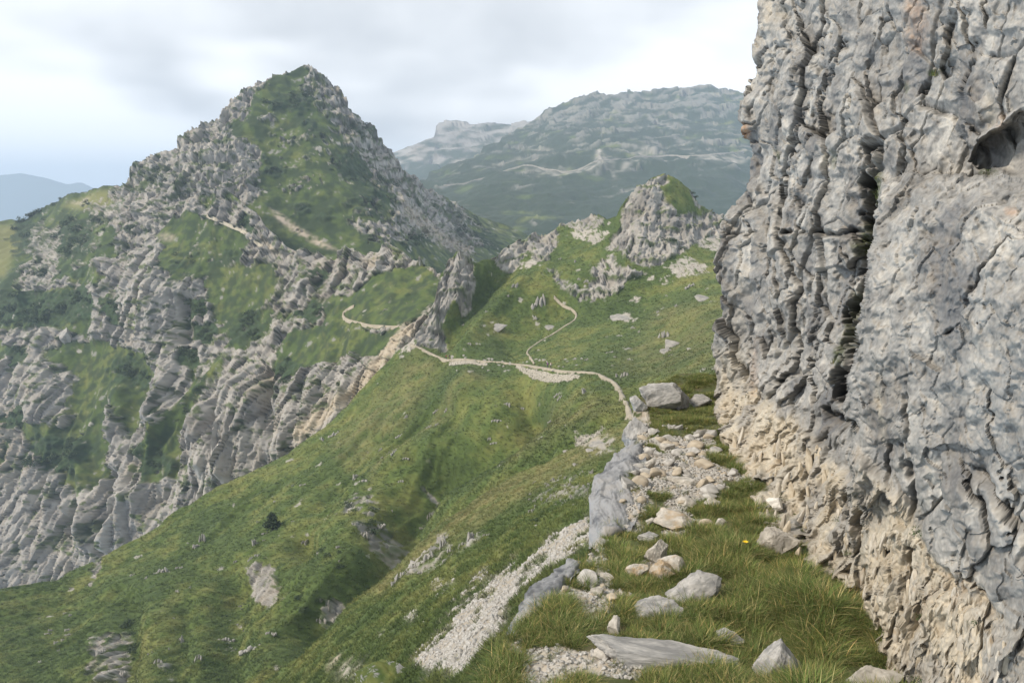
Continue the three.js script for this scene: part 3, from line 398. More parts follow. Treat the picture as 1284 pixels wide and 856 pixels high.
const gravel = area([[[[800, 556], [830, 542], [876, 548], [905, 590], [925, 615], [905, 632], [870, 640], [850, 652], [830, 648], [818, 628], [806, 606], [796, 590]], 24, 0.95], [oval(800, 640, 30, 40), 20, 0.5], [oval(880, 600, 60, 60), 24, 0.5], [oval(700, 770, 60, 60), 24, 0.42], [oval(830, 700, 60, 30), 24, 0.4], [oval(735, 694, 24, 10), 7, 0.8], [oval(752, 722, 18, 12), 7, 0.8], [oval(745, 762, 30, 22), 8, 0.85], [oval(690, 838, 46, 20), 9, 0.85], [oval(855, 660, 36, 12), 8, 0.7], [oval(790, 838, 70, 14), 8, 0.75], [oval(800, 530, 16, 26), 7, 0.9], [oval(650, 800, 12, 30), 8, 0.6], [oval(765, 740, 30, 8), 7, 0.6], [oval(760, 640, 14, 60, 0.3), 8, 0.9], [oval(885, 652, 30, 12), 8, 0.5], [oval(880, 508, 16, 8), 6, 0.5]]);
const ledgeRelief = (p, x, y) => fbm(p[0] / 1.3, p[1], p[2] / 1.3, 3) * 0.16 + fbm(p[0] / 0.3, p[1], p[2] / 0.3, 3) * 0.03;
const ledge = landform('ledge_ground', { nu: 300, nv: 300, flip: true, side: 6,
  map: (u, v) => { const y = lerp(470, 980, v), a = poly1(ledgeLeft, y), b = ledgeRight(y); return [lerp(a, b, u), y]; },
  inv: (x, y) => { const a = poly1(ledgeLeft, y), b = ledgeRight(y); return [(x - a) / (b - a), (y - 470) / 510]; },
  depth: (x, y) => poly1(LD, y), stencil: 8,
  flank: (x, y, s) => [[0, -0.01, 0, 0.03, 0.1, 0.35, 0.6][s], -[0, 0.03, 0.1, 0.3, 1.1, 4, 10][s], -[0, 0.0, 0.02, 0.05, 0.1, 0.2, 0.3][s]],
  label: 'narrow stony grass ledge at the foot of the cliff',
  shape(p, x, y, k) {
    const w2 = fbm(p[0] / 0.35, p[1] / 0.35, p[2] / 0.35, 3);
    const w3 = fbm(p[0] / 0.9 + 7, p[1], p[2] / 0.9, 3); k.gravel = sstep(0.40, 0.60, gravel(x + w2 * 40, y + w2 * 24) + w2 * 0.55 - w3 * 0.75); k.w2 = w2;
    return ledgeRelief(p, x, y) + k.gravel * facet(p[0] / 0.07, p[1] / 0.07, p[2] / 0.07) * 0.014;
  },
  tint(p, n, x, y, k) {
    const soil = mix3([0.06, 0.075, 0.025], [0.13, 0.105, 0.06], clamp(0.3 + k.w2 * 1.5));
    const st = mix3([0.36, 0.31, 0.24], [0.46, 0.43, 0.38], clamp(0.5 + noise(p[0] / 0.06, p[1] / 0.06, p[2] / 0.06) * 1.2));
    if (k.flank) return mix3(soil, ROCK.grey, clamp((k.flank - 2) * 0.5));
    return mix3(soil, st, k.gravel);
  } });

// ------------------------------------------------------------------ the cliff beside the ledge
const wallFar = survey([[950, -40, 13.8], [950, 0, 13.5], [940, 90, 13.2], [924, 150, 12.8], [937, 200, 13], [900, 290, 12.6], [893, 345, 12.5], [902, 400, 12.6], [895, 500, 13], [904, 545, 11.0], [935, 605, 8.9], [966, 680, 7.1], [1040, 720, 6.3], [1085, 770, 5.55], [1096, 800, 5.2], [1118, 856, 4.65], [1140, 920, 4.1], [1000, 100, 11], [1000, 300, 10], [1000, 450, 9.8], [960, 500, 10.2], [980, 570, 9], [1000, 630, 8], [1050, 100, 9.5], [1050, 300, 8.6], [1045, 450, 8.0], [1030, 520, 8.2], [1040, 600, 7.2], [1040, 680, 6.6], [1085, 230, 8.2], [1078, 330, 8.2], [1062, 430, 7.9], [1120, 100, 8], [1180, 100, 7], [1120, 200, 7.5], [1180, 200, 6.6], [1230, 0, 6], [1280, 0, 5.2], [1340, 0, 4.6], [1284, 200, 5.4], [1340, 200, 4.6], [1200, 400, 5.0], [1340, 500, 3.2], [1120, 650, 5.2], [1200, 650, 4.4], [1284, 650, 3.6], [1130, 760, 4.9], [1200, 760, 4.2], [1284, 760, 3.6], [1160, 850, 4.4], [1284, 860, 3.4], [1340, 920, 3.0]], 30);
const wallNear = survey([[1112, 225, 6.3], [1100, 300, 5.6], [1085, 400, 5.3], [1072, 470, 5.5], [1085, 560, 5.5], [1100, 620, 5.3], [1150, 250, 5.4], [1200, 228, 5.0], [1284, 220, 4.4], [1200, 250, 4.65], [1284, 260, 3.9], [1180, 350, 4.4], [1284, 350, 3.55], [1180, 500, 4.35], [1284, 500, 3.45], [1140, 560, 4.7], [1120, 650, 5.2], [1200, 650, 4.4], [1284, 650, 3.6], [1130, 760, 4.9], [1200, 760, 4.2], [1284, 760, 3.6], [1160, 850, 4.4], [1284, 860, 3.4], [1340, 400, 3.1], [1340, 700, 3.1], [1340, 220, 4.0], [1085, 770, 5.55]], 30);
const bulgeM = area([[[[1110, 226], [1128, 219], [1200, 218], [1240, 220], [1345, 216], [1345, 925], [1100, 925], [1080, 640], [1066, 560], [1062, 480], [1068, 430], [1082, 400], [1089, 330], [1100, 270]], 5]]);
const roofM = area([[[[1256, -60], [1238, 33], [1228, 67], [1207, 75], [1203, 120], [1203, 165], [1218, 192], [1230, 178], [1262, 156], [1275, 140], [1345, 130], [1345, -60]], 4]]);
const recessM = area([[[[1216, 200], [1232, 180], [1264, 158], [1280, 146], [1345, 140], [1345, 214], [1240, 212]], 5]]);
const wob = (x, y, s = 1) => { const a = fbm(x / 26, y / 26, 1.3, 3) * 14 * s, b = fbm(x / 26, y / 26, 8.1, 3) * 14 * s; return [x + a, y + b]; };
const wallLines = lines([[[[1100, 180], [1088, 240], [1080, 330], [1070, 400], [1062, 450], [1050, 500]], 5.58, -0.495], [[[1284, 262], [1250, 310], [1215, 372], [1188, 420]], 2.17, -0.066], [[[1016, 110], [1000, 180], [985, 215]], 1.86, -0.099], [[[1060, 50], [1030, 110], [1020, 150], [1005, 200], [990, 230]], 1.86, -0.11], [[[1075, 125], [1070, 170], [1050, 210]], 1.86, -0.11], [[[1136, 150], [1132, 200], [1125, 225]], 2.48, -0.154], [[[1165, 100], [1150, 140]], 1.86, -0.11], [[[975, 90], [960, 120]], 1.86, -0.132], [[[905, 290], [945, 290]], 1.6, -0.088], [[[985, 292], [1060, 288], [1085, 285]], 2.48, -0.176], [[[1002, 220], [1003, 290]], 1.86, -0.11], [[[966, 300], [965, 345]], 1.86, -0.11], [[[1020, 390], [1012, 470]], 2.48, -0.132], [[[1030, 520], [1068, 535]], 5.58, -0.33], [[[1140, 500], [1132, 560], [1138, 600]], 4.96, -0.132], [[[1145, 690], [1140, 740], [1148, 790]], 3.72, -0.176], [[[1110, 560], [1115, 615]], 3.1, -0.11], [[[1200, 690], [1215, 740]], 3.1, -0.088], [[[920, 173], [945, 178]], 1.86, -0.165], [[[924, 156], [950, 155]], 1.6, -0.132], [[[1060, 610], [1052, 700]], 3.1, -0.22], [[[1010, 620], [1004, 690]], 3.1, -0.154], [[[1085, 640], [1062, 720]], 3.1, -0.165], [[[938, 420], [942, 520]], 1.86, -0.077], [[[963, 400], [966, 470]], 1.86, -0.088]]);
const wallTan = area([[[[880, 440], [915, 430], [935, 470], [955, 490], [975, 520], [1000, 528], [1016, 545], [1046, 590], [1066, 600], [1085, 560], [1100, 590], [1120, 610], [1140, 640], [1160, 672], [1180, 700], [1215, 720], [1240, 750], [1290, 790], [1345, 810], [1345, 930], [1080, 930], [1040, 760], [930, 640], [890, 520]], 22], [[[955, 0], [995, 0], [998, 30], [975, 60], [962, 30]], 7, 0.75], [oval(952, 60, 7, 22), 6, 0.7], [oval(1245, 140, 10, 22), 6, 0.8], [oval(1180, 70, 16, 18), 9, 0.45], [oval(925, 365, 18, 40), 12, 0.4], [oval(1000, 320, 10, 30), 8, 0.35], [oval(955, 300, 8, 40), 8, 0.35], [oval(1105, 500, 6, 60), 6, 0.55], [oval(1270, 445, 20, 10), 7, 0.4]]);
const wallRust = area([[oval(931, 164, 8, 9), 4, 1], [oval(1150, 30, 14, 40), 8, 0.35], [oval(1255, 150, 8, 12), 5, 0.35], [oval(945, 460, 6, 40), 6, 0.3], [oval(1268, 264, 8, 5), 3, 0.5]]);
const wallMoss = area([[oval(1096, 232, 7, 24, 0.1), 5, 0.9], [oval(1078, 300, 8, 24, 0.15), 5, 0.9], [oval(1064, 400, 5, 40, 0.2), 5, 0.9], [oval(1052, 440, 4, 20), 4, 0.8], [oval(1240, 214, 12, 4), 4, 0.8], [oval(1172, 88, 8, 4), 4, 0.7], [oval(1138, 110, 4, 8), 3, 0.6], [oval(976, 196, 3, 7), 2, 0.8], [oval(1048, 200, 5, 12), 4, 0.6]]);
const cliff = landform('cliff', { nu: 430, nv: 900, flip: true, side: 5, stencil: 10, material: rockMat, out: [-0.5, 0.1, 0.86], along: 0.2,
  map: (u, v) => { const y = lerp(-45, 915, v), a = poly1(wallLeft, y); return [lerp(a, 1338, u), y]; },
  inv: (x, y) => { const a = poly1(wallLeft, y); return [(x - a) / (1338 - a), (y + 45) / 960]; },
  depth(x0, y0) { const [x, y] = wob(x0, y0); const b = bulgeM(x, y); let d = b > 0 ? lerp(wallFar(x, y), wallNear(x, y), b) : wallFar(x, y); const r = roofM(x, y); if (r > 0) d = lerp(d, lerp(6.0, 4.95, clamp((x - 1203) / 90)) + (190 - y) * 0.001, r); const c = recessM(x, y); return d + c * 0.12; },
  flank: (x, y, s) => { const t = s * s * 0.12, b = sstep(500, 560, y); return [lerp(t * 0.6, 0.05 * s, b), lerp(0, -0.22 * s, b), lerp(-t * 1.1, -0.06 * s, b)]; },
  label: 'grey limestone cliff with splintered tan rock at its foot',
  shape(p, x, y, k) {
    const s = (p[0] * 0.32 - p[2]) * 0.95, n = p[0] * 0.95 + p[2] * 0.3;
    const w = fbm(s / 0.9, p[1] / 0.9, n / 0.9, 4), w2 = fbm(s / 0.22, p[1] / 0.22, n / 0.22, 4);
    const [xw, yw] = wob(x, y), b = bulgeM(xw, yw) * sstep(620, 560, y), tan = k.tan = clamp(wallTan(x + w * 26, y + w * 34) + w2 * 0.35), base = sstep(0.35, 0.75, tan) * sstep(430, 500, y);
    k.w = w; k.w2 = w2; k.b = b; k.base = base;
    const A = s * 0.84 + p[1] * 0.54, B = -s * 0.54 + p[1] * 0.84;
    let up = 0;
    if (base < 1 && b < 1) {
      const v1 = facet(A / 1.5, B / 1.7, n / 1.2, 1.2), e1 = FC.e; k.r = FC.t; k.q = FC.q;
      const v2 = facet(A / 0.55, B / 0.62, n / 0.5, 1.3), e2 = FC.e; k.r = (k.r + FC.t) / 2;
      const v3 = facet(A / 0.2, B / 0.2, n / 0.2); k.z = FC.t;
      up = 0.25 * v1 + 0.12 * v2 + 0.035 * v3 + planes(A / 0.45, B / 0.4, n / 0.4, 5, 0.58) * 0.035 + w * 0.12 - 0.12 * sstep(0.06, 0, e1) - 0.06 * sstep(0.07, 0, e2);
    }
    if (base < 1 && b > 0) {
      const v1 = facet(A / 0.9, B / 1.1, n / 0.8, 1.2), R = FC.t, Q = FC.q, v2 = facet(A / 0.28, B / 0.3, n / 0.25), e2 = FC.e, v3 = facet(A / 0.09, B / 0.08, n / 0.08), Z = FC.t, pit = sstep(0.25, 0.45, noise(s * 9, p[1] * 9, n * 9));
      up = lerp(up, 0.07 * v1 + 0.036 * v2 + 0.014 * v3 + planes(A / 0.2, B / 0.4, n / 0.3, 5, 0.55) * 0.03 + w2 * 0.04 + w * 0.10 - pit * 0.025 - 0.014 * sstep(0.07, 0, e2), b); k.r = lerp(k.r ?? R, R, b); k.q = lerp(k.q ?? Q, Q, b); k.z = lerp(k.z ?? Z, Z, b);
    }
    let dn = 0;
    if (base > 0) {
      const S = s + p[1] * 0.10 + w * 0.05;
      const v1 = facet(S / 0.28, p[1] / 0.55, n / 0.5, 1.3), r1 = FC.t, q1 = FC.q;
      const v2 = facet(S / 0.11, p[1] / 0.2, n / 0.22, 1.2), r2 = FC.t;
      const v3 = block(S / 0.045, p[1] / 0.10, n / 0.1), z3 = FC.t;
      dn = v1 * 0.12 + v2 * 0.06 + v3 * 0.02 + planes(S / 0.22, p[1] / 0.45, n / 0.4, 4, 0.55) * 0.07 + w2 * 0.02; k.z = z3;
      k.r = lerp(k.r ?? r1, (r1 + r2) / 2, base); k.q = lerp(k.q ?? q1, q1, base);
    }
        const b0 = bulgeM(xw, yw), r0 = roofM(xw, yw), c0 = recessM(xw, yw), jump = 1 - clamp(4 * b0 * (1 - b0) + 4 * r0 * (1 - r0) + 4 * c0 * (1 - c0));
    return lerp(up, dn, base) * lerp(0.25, 1, jump) + wallLines(x + w2 * 16 + (xw - x) * 0.6, y + w2 * 8) * (1.1 + w2 * 3);
  },
  tint(p, n, x, y, k) {
    const m1 = 0.5 + noise(p[0] * 2.1 + 31, p[1] * 2.1, p[2] * 2.1) * 0.9, m2 = 0.5 + noise(p[0] * 5.3 + 7, p[1] * 3.1, p[2] * 5.3) * 0.9, m3 = 0.5 + noise(p[0] * 1.6 + 77, p[1] * 1.1, p[2] * 1.6) * 0.9;   // mineral mottling of the limestone, unrelated to its relief
    const a = fbm(p[0] * 1.7, p[1] * 1.7, p[2] * 1.7, 4), f = noise(p[0] * 22, p[1] * 22, p[2] * 22), f2 = noise(p[0] * 60, p[1] * 60, p[2] * 60) + 0.8 * noise(p[0] * 31 + 4, p[1] * 31, p[2] * 31);
    const st = fbm(p[0] * 5 + p[1] * 1.2, p[1] * 0.8, p[2] * 1.6, 4), g2 = fbm(p[0] * 7, p[1] * 7, p[2] * 7, 3);
    let c = mix3([0.125, 0.124, 0.122], [0.285, 0.28, 0.27], clamp(0.6 + m1 * 0.5 + a * 1.0 + g2 * 0.9 + f * 0.4));
    c = mix3(c, [0.43, 0.415, 0.385], clamp(a * 1.5 + st * 0.9 + (m2 - 0.6) * 0.8 + g2 * 0.8 + f * 0.5));
    c = mix3(c, [0.125, 0.13, 0.14], clamp((m3 - 0.6) * 1.5 - a * 1.2 - st * 0.9) * 0.75);
    c = mix3(c, [0.28, 0.22, 0.15], clamp(-a * 0.9 + g2 * 0.8 - 0.12) * 0.55);
    const t = k.base * 0.8 + (1 - k.base) * clamp(k.tan - 0.1) * 0.6;
    let tn = mix3(ROCK.cream, ROCK.tan, clamp(0.25 + (m2 - 0.4) * 0.9 + a * 1.2)); tn = mix3(tn, [0.30, 0.285, 0.26], clamp((m1 - 0.45) * 2.4 + g2 * 0.9 + f * 0.4)); tn = mix3(tn, [0.17, 0.15, 0.125], clamp(m3 * 1.6 - 1.15 - a * 0.5) * 0.7); tn = mix3(tn, ROCK.rust, clamp(a * 1.1 - 0.2) * 0.35);
    c = mix3(c, tn, clamp(t + f * 0.25 * t));
    c = mix3(c, ROCK.rust, wallRust(x, y) * clamp(0.75 + f));
    c = mix3(c, [0.05, 0.065, 0.02], clamp(wallMoss(x + k.w2 * 10, y + k.w2 * 10) * (0.8 + f)));
    return [c[0], c[1], c[2] * 0.985].map(v => v * (1 + f2 * 0.25));
  } });

// ------------------------------------------------------------------ builders for rocks, grass, bushes, people
function boulder(seed, o = {}) {                                          // a block about 2 across, broken along flat planes
  const r = rng(seed), det = o.detail ?? 8, g0 = new THREE.IcosahedronGeometry(1, det); g0.deleteAttribute('normal'); g0.deleteAttribute('uv');
  const g = mergeVertices(g0, 1e-4), P = g.attributes.position, v = new THREE.Vector3(), faces = [];
  for (let i = 0; i < (o.cuts ?? 18); i++) { const n = new THREE.Vector3(r() * 2 - 1, r() * 2 - 1, r() * 2 - 1).normalize(); faces.push([n, lerp(0.42, 0.8, r())]); }
  for (const c of o.planes || []) faces.push([new THREE.Vector3(c[0], c[1], c[2]).normalize(), c[3]]);
  const rough = o.rough ?? 0.05, S = o.size || [1, 1, 1];
  for (let i = 0; i < P.count; i++) {
    v.fromBufferAttribute(P, i);
    for (const [n, d] of faces) { const q = v.dot(n) - d; if (q > 0) v.addScaledVector(n, -q * 0.97); }
    const x = v.x + seed * 7.13, y = v.y, z = v.z, f = fbm(x * 2.2, y * 2.2, z * 2.2, 4), h = det > 4 ? planes(x * 2.4, y * 2.4, z * 2.4, 4, 0.6) * rough * 1.1 + noise(x * 16, y * 16, z * 16) * rough * 0.25 : 0;
    v.multiplyScalar(1 + f * rough * 1.2 + h); v.set(v.x * S[0], v.y * S[1], v.z * S[2]);
    if (o.bend) v.y += o.bend(v.x, v.z);
    P.setXYZ(i, v.x, v.y, v.z);
  }
  g.computeVertexNormals();
  const C = new Float32Array(P.count * 3), tone = o.tone || [ROCK.grey, ROCK.pale], stain = o.stain ?? 0, sc = o.stainColor || [0.36, 0.255, 0.14];
  for (let i = 0; i < P.count; i++) {
    const x = P.getX(i) + seed * 3.7, y = P.getY(i), z = P.getZ(i), a = fbm(x * 2.6, y * 2.6, z * 2.6, 4), b = noise(x * 13, y * 13, z * 13), b2 = noise(x * 31, y * 31, z * 31);
    let c = mix3(tone[0], tone[1], clamp(0.45 + a * 1.9 + b * 0.6 + b2 * 0.5)); c = mix3(c, ROCK.dark, clamp(b * 0.7 - 0.1 - a * 0.5) * 0.6);
    if (stain) c = mix3(c, sc, clamp(sstep(-0.15, 0.25, fbm(x * 1.3 + 4, y * 1.3, z * 1.3, 4) + (stain - 0.55)) * (0.75 + b * 0.6)));
    C.set(c, i * 3);
  }
  g.setAttribute('color', new THREE.BufferAttribute(C, 3));
  return det > 5 ? toCreasedNormals(g, 0.4) : g;
}
function paint(g, f) { const n = g.attributes.position.count, C = new Float32Array(n * 3); for (let i = 0; i < n; i++) C.set(typeof f === 'function' ? f(i) : f, i * 3); g.setAttribute('color', new THREE.BufferAttribute(C, 3)); return g; }
function blades(seed, count, o) {                                         // a tuft of tapering bent blades, one unit tall
  const r = rng(seed), pos = [], col = [], ind = [], seg = o.seg || 3;
  for (let b = 0; b < count; b++) {
    const a = r() * Math.PI * 2, R = Math.sqrt(r()) * o.spread, bx = Math.cos(a) * R, bz = Math.sin(a) * R, h = lerp(0.5, 1, r()), lean = lerp(0.1, o.lean, r()), la = a + (r() - 0.5) * 2.2, w = o.width * lerp(0.6, 1.2, r());
    const c = r() < o.dry ? mix3(GRASS.straw, [0.30, 0.25, 0.12], r()) : mix3(GRASS.deep, mix3(GRASS.mid, GRASS.olive, r() * 0.6), r()), t = lerp(0.8, 1.25, r()), n0 = pos.length / 3;
    for (let s = 0; s <= seg; s++) {
      const f = s / seg, off = lean * f * f, x = bx + Math.cos(la) * off, z = bz + Math.sin(la) * off, y = h * (f - 0.35 * lean * f * f), ww = w * (1 - f * 0.95) / 2, sx = -Math.sin(la) * ww, sz = Math.cos(la) * ww;
      pos.push(x - sx, y, z - sz, x + sx, y, z + sz); for (let q = 0; q < 2; q++) col.push(c[0] * t, c[1] * t, c[2] * t);
      if (s) { const q = n0 + s * 2; ind.push(q - 2, q - 1, q, q - 1, q + 1, q); }
    }
  }
  const g = new THREE.BufferGeometry(); g.setAttribute('position', new THREE.Float32BufferAttribute(pos, 3)); g.setAttribute('color', new THREE.Float32BufferAttribute(col, 3)); g.setIndex(ind); g.computeVertexNormals();
  return g;
}
function leafClump(seed, n, o = {}) {                                     // an uneven crown of small leaf faces round a few lobes, about 2 across
  const r = rng(seed), pos = [], col = [], lobes = Array.from({ length: o.lobes || 6 }, () => [(r() - 0.5) * 1.3, r() * 0.7, (r() - 0.5) * 1.3, 0.3 + r() * 0.35]);
  for (let i = 0; i < n; i++) {
    const L = lobes[Math.floor(r() * lobes.length)], th = r() * 6.283, ph = Math.acos(1 - 1.7 * r()), R = L[3] * (0.72 + r() * 0.4), s = (o.leaf || 0.16) * (0.6 + r() * 0.8);
    const c = [L[0] + R * Math.sin(ph) * Math.cos(th), Math.max(L[1] + R * Math.cos(ph) * 0.85, 0.0), L[2] + R * Math.sin(ph) * Math.sin(th)], k = mix3(o.dark || PINE, o.light || [0.05, 0.078, 0.026], r());
    for (let q = 0; q < 3; q++) { pos.push(c[0] + (r() - 0.5) * s * 2, c[1] + (r() - 0.5) * s * 2, c[2] + (r() - 0.5) * s * 2); col.push(...k); }
  }
  const g = new THREE.BufferGeometry(); g.setAttribute('position', new THREE.Float32BufferAttribute(pos, 3)); g.setAttribute('color', new THREE.Float32BufferAttribute(col, 3)); g.computeVertexNormals();
  return g;
}
const UPV = new THREE.Vector3(0, 1, 0);
// stands a thing on a landform at a pixel: w and h are its size in pixels there
function stand(o, land, px, py, w, h, opt = {}) {
  const q = land.point(px, py), m = -q.p[2] / F / Math.cos(Math.atan((px - W / 2) / F));
  o.position.set(q.p[0], q.p[1] + (opt.sink ?? 0) * h * m, q.p[2]);
  const dz = opt.depth ?? w; o.scale.set(w * m * (opt.k ?? 0.55), h * m * (opt.kh ?? 0.55), dz * m * (opt.k ?? 0.55));
  o.rotation.set(opt.rx || 0, opt.ry || 0, opt.rz || 0);
  return q;
}

// ------------------------------------------------------------------ the mule track and the far road, laid on the ground
function ribbon(name, label, land, pts, wide, color, lift) {
  const P = []; for (let i = 1; i < pts.length; i++) { const n = Math.max(2, Math.ceil(Math.hypot(pts[i][0] - pts[i - 1][0], pts[i][1] - pts[i - 1][1]) / 2)); for (let k = 0; k < n; k++) { const t = k / n; P.push([lerp(pts[i - 1][0], pts[i][0], t), lerp(pts[i - 1][1], pts[i][1], t)]); } } P.push(pts[pts.length - 1]);
  const C = P.map(([x, y]) => land.point(x, y).p), S = C.map((_, i) => { const o = [0, 0, 0]; let n = 0; for (let k = -4; k <= 4; k++) if (C[i + k]) { for (let c = 0; c < 3; c++) o[c] += C[i + k][c]; n++; } return o.map(v => v / n); });
  const pos = [], col = [], ind = [], A = 4;
  S.forEach((p, i) => {
    const a = S[Math.max(i - 2, 0)], b = S[Math.min(i + 2, S.length - 1)], dx = b[0] - a[0], dz = b[2] - a[2], L = Math.hypot(dx, dz) || 1;
    const w = (typeof wide === 'function' ? wide(i / (S.length - 1)) : wide) * (1 + noise(i * 0.31, 2.2, 1.1) * 0.6 + noise(i * 0.9, 7.2, 1.1) * 0.4);
    for (let k = 0; k <= A; k++) {
      const t = (k / A - 0.5) * w, x = p[0] - dz / L * t, z = p[2] + dx / L * t, e = k === 0 || k === A ? -lift * 2 : lift;
      pos.push(x, p[1] + e + noise(x * 0.7, 1, z * 0.7) * lift * 0.4, z); const v = 1 + noise(x * 0.9, 4, z * 0.9) * 0.35; col.push(color[0] * v, color[1] * v, color[2] * v);
      if (i && k) { const q = i * (A + 1) + k; ind.push(q - A - 2, q - 1, q - A - 1, q - A - 1, q - 1, q); }
    }
  });
  const g = new THREE.BufferGeometry(); g.setAttribute('position', new THREE.Float32BufferAttribute(pos, 3)); g.setAttribute('color', new THREE.Float32BufferAttribute(col, 3)); g.setIndex(ind); g.computeVertexNormals();
  return tag(mesh(name, g, earthMat), label, null, null, 'structure');
}
ribbon('mule_track_path', 'pale gravel mule track crossing the green slope', slope, [[800, 545], [787, 518], [776, 496], [762, 482], [745, 474], [725, 472], [700, 467], [675, 462], [655, 458], [635, 456], [600, 456], [575, 455], [560, 453], [545, 446], [525, 437], [512, 431]], 1.5, [0.33, 0.295, 0.23], 0.35);
ribbon('branch_path', 'narrow footpath climbing from the track to the saddle', slope, [[672, 461], [665, 448], [658, 434], [668, 428], [690, 415], [712, 404], [725, 398], [720, 385], [704, 375], [692, 366]], 0.9, [0.36, 0.32, 0.25], 0.3);
ribbon('bench_path', 'track curving round the grassy bench', crags, [[510, 412], [490, 412], [470, 411], [450, 407], [436, 402], [428, 396], [436, 388], [450, 385]], 1.3, [0.34, 0.30, 0.23], 0.5);
ribbon('upper_path', 'pale track leaving the tunnel below the peak', crags, [[262, 273], [280, 280], [300, 288], [316, 296], [324, 306], [338, 314]], 1.6, [0.40, 0.36, 0.28], 0.6);
ribbon('far_road', 'long pale road across the far mountain', far, [[556, 245], [575, 238], [600, 230], [630, 225], [660, 221], [700, 217], [740, 212], [760, 210], [790, 206], [830, 203], [870, 203], [905, 200], [935, 197]], 3.2, [0.34, 0.32, 0.28], 2.5);

// stone embankment under the track
function embankment(label, upper, lower, n) {
  const root = new THREE.Group(); root.name = numbered('retaining_wall'); scene.add(root); tag(root, label, 'wall', 'stone banks under the track');
  const r = rng(n), mid = slope.point(upper[1][0], upper[1][1]).p; root.position.set(...mid);
  const stones = [0, 1, 2, 3].map(k => boulder(300 + k + n, { detail: 2, cuts: 10, tone: [[0.36, 0.33, 0.27], [0.47, 0.44, 0.38]] }));
  const x0 = upper[0][0], x1 = upper[upper.length - 1][0], bed = [];
  for (let x = x0; x < x1; x += 1.1) { const a = poly1(upper, x), b = poly1(lower, x); for (let y = a; y < b; y += 1.2) {
    const q = slope.point(x + (r() - 0.5), y + r() * 0.6).p, s = lerp(0.28, 0.5, r()), g = stones[Math.floor(r() * 4)].clone();
    g.applyMatrix4(new THREE.Matrix4().compose(new THREE.Vector3(q[0] - mid[0], q[1] - mid[1] + 0.1, q[2] - mid[2] + 0.25), new THREE.Quaternion().setFromEuler(new THREE.Euler(r() * 6, r() * 6, r() * 6)), new THREE.Vector3(s, s * 0.8, s))); bed.push(g);
  } }
  const m = mesh('stonework', mergeGeometries(bed), rockMat, root); m.userData.kind = 'stuff';
}
embankment('long pale dry stone bank under the bend of the track', [[648, 459], [665, 464], [690, 470], [728, 476.5]], [[648, 462], [668, 472], [690, 478], [712, 480.5], [728, 478.5]], 1);
embankment('low short stone edge below the straight track where walkers gather', [[565, 457], [612, 458.5]], [[565, 459.5], [612, 462]], 2);

// ------------------------------------------------------------------ outcrops in the grass
const shardGeos = [0, 1, 2, 3, 4].map(k => {
  const r = rng(40 + k), parts = [];
  const n = 8 + k % 3; for (let i = 0; i < n; i++) { const g = boulder(60 + k * 10 + i, { detail: 4, cuts: 16, rough: 0.09, size: [lerp(0.18, 0.36, r()), lerp(0.4, 0.78, r()), 0.36] }); g.rotateZ((r() - 0.5) * 0.5); g.translate(lerp(-0.75, 0.75, i / (n - 1)) + (r() - 0.5) * 0.3, (r() - 0.5) * 0.5 - 0.05, (r() - 0.5) * 0.5); parts.push(g); }
  return mergeGeometries(parts);
});
const flatGeos = [0, 1, 2].map(k => boulder(90 + k, { detail: 6, cuts: 14, size: [1, 0.5, 0.8], rough: 0.08 }));
const oneGeos = [0, 1, 2].map(k => boulder(97 + k, { detail: 6, cuts: 14, rough: 0.1 }));
let shardN = 0; const outcropLater = [];
function outcrop(land, px, py, w, h, label, kind = 'shard', group) {
  const G = kind === 'flat' ? flatGeos : kind === 'one' ? oneGeos : shardGeos, o = mesh(kind === 'one' ? 'boulder' : 'rock_outcrop', G[shardN++ % G.length], rockMat);
  stand(o, land, px, py, w, h, { depth: Math.max(w * 0.7, h * 0.6), rx: kind === 'flat' ? 0.6 : 0, ry: (shardN * 2.4) % 1 - 0.5, rz: ((shardN * 0.37) % 1 - 0.5) * 0.3, sink: -0.05 });
  return tag(o, label, 'rock', group);
}
{ const r = rng(17), rows = [[[520, 590], [470, 710]], [[445, 620], [395, 800]], [[330, 640], [300, 800]], [[560, 500], [470, 590]], [[240, 690], [200, 850]], [[640, 490], [560, 600]], [[100, 745], [70, 850]], [[380, 590], [340, 720]], [[700, 490], [640, 560]], [[850, 380], [760, 460]]];
  for (let i = 0; i < 90; i++) { const [a, b] = rows[i % rows.length], t = r(); outcropLater.push([lerp(a[0], b[0], t) + (r() - 0.5) * 34, lerp(a[1], b[1], t) + (r() - 0.5) * 26, 3 + r() * 7, 4 + r() * 8]); } }
for (const [x, y, w, h] of outcropLater) outcrop(slope, x, y, w, h, 'small pale rock breaking through the grass of the long slope', 'shard', 'small rocks in the slope grass');
const GS = 'rock outcrops on the long green slope', GP = 'rocks on the near spur';
for (const [x, y, w, h] of [[262, 684, 9, 26], [254, 692, 12, 10], [232, 722, 11, 12], [212, 728, 18, 12], [193, 735, 6, 12], [175, 727, 10, 6], [330, 690, 8, 22], [378, 677, 8, 22], [323, 708, 7, 10], [400, 752, 10, 24], [386, 770, 16, 20], [420, 745, 16, 20], [350, 800, 16, 14], [330, 822, 30, 14], [228, 805, 8, 24], [255, 835, 10, 24], [285, 805, 22, 16], [292, 815, 8, 14], [80, 825, 6, 10], [60, 840, 10, 8], [204, 836, 12, 22], [140, 825, 16, 16], [150, 845, 20, 16]]) outcrop(slope, x, y, w, h, 'weathered grey rock outcrop low on the long green slope', 'shard', GS);
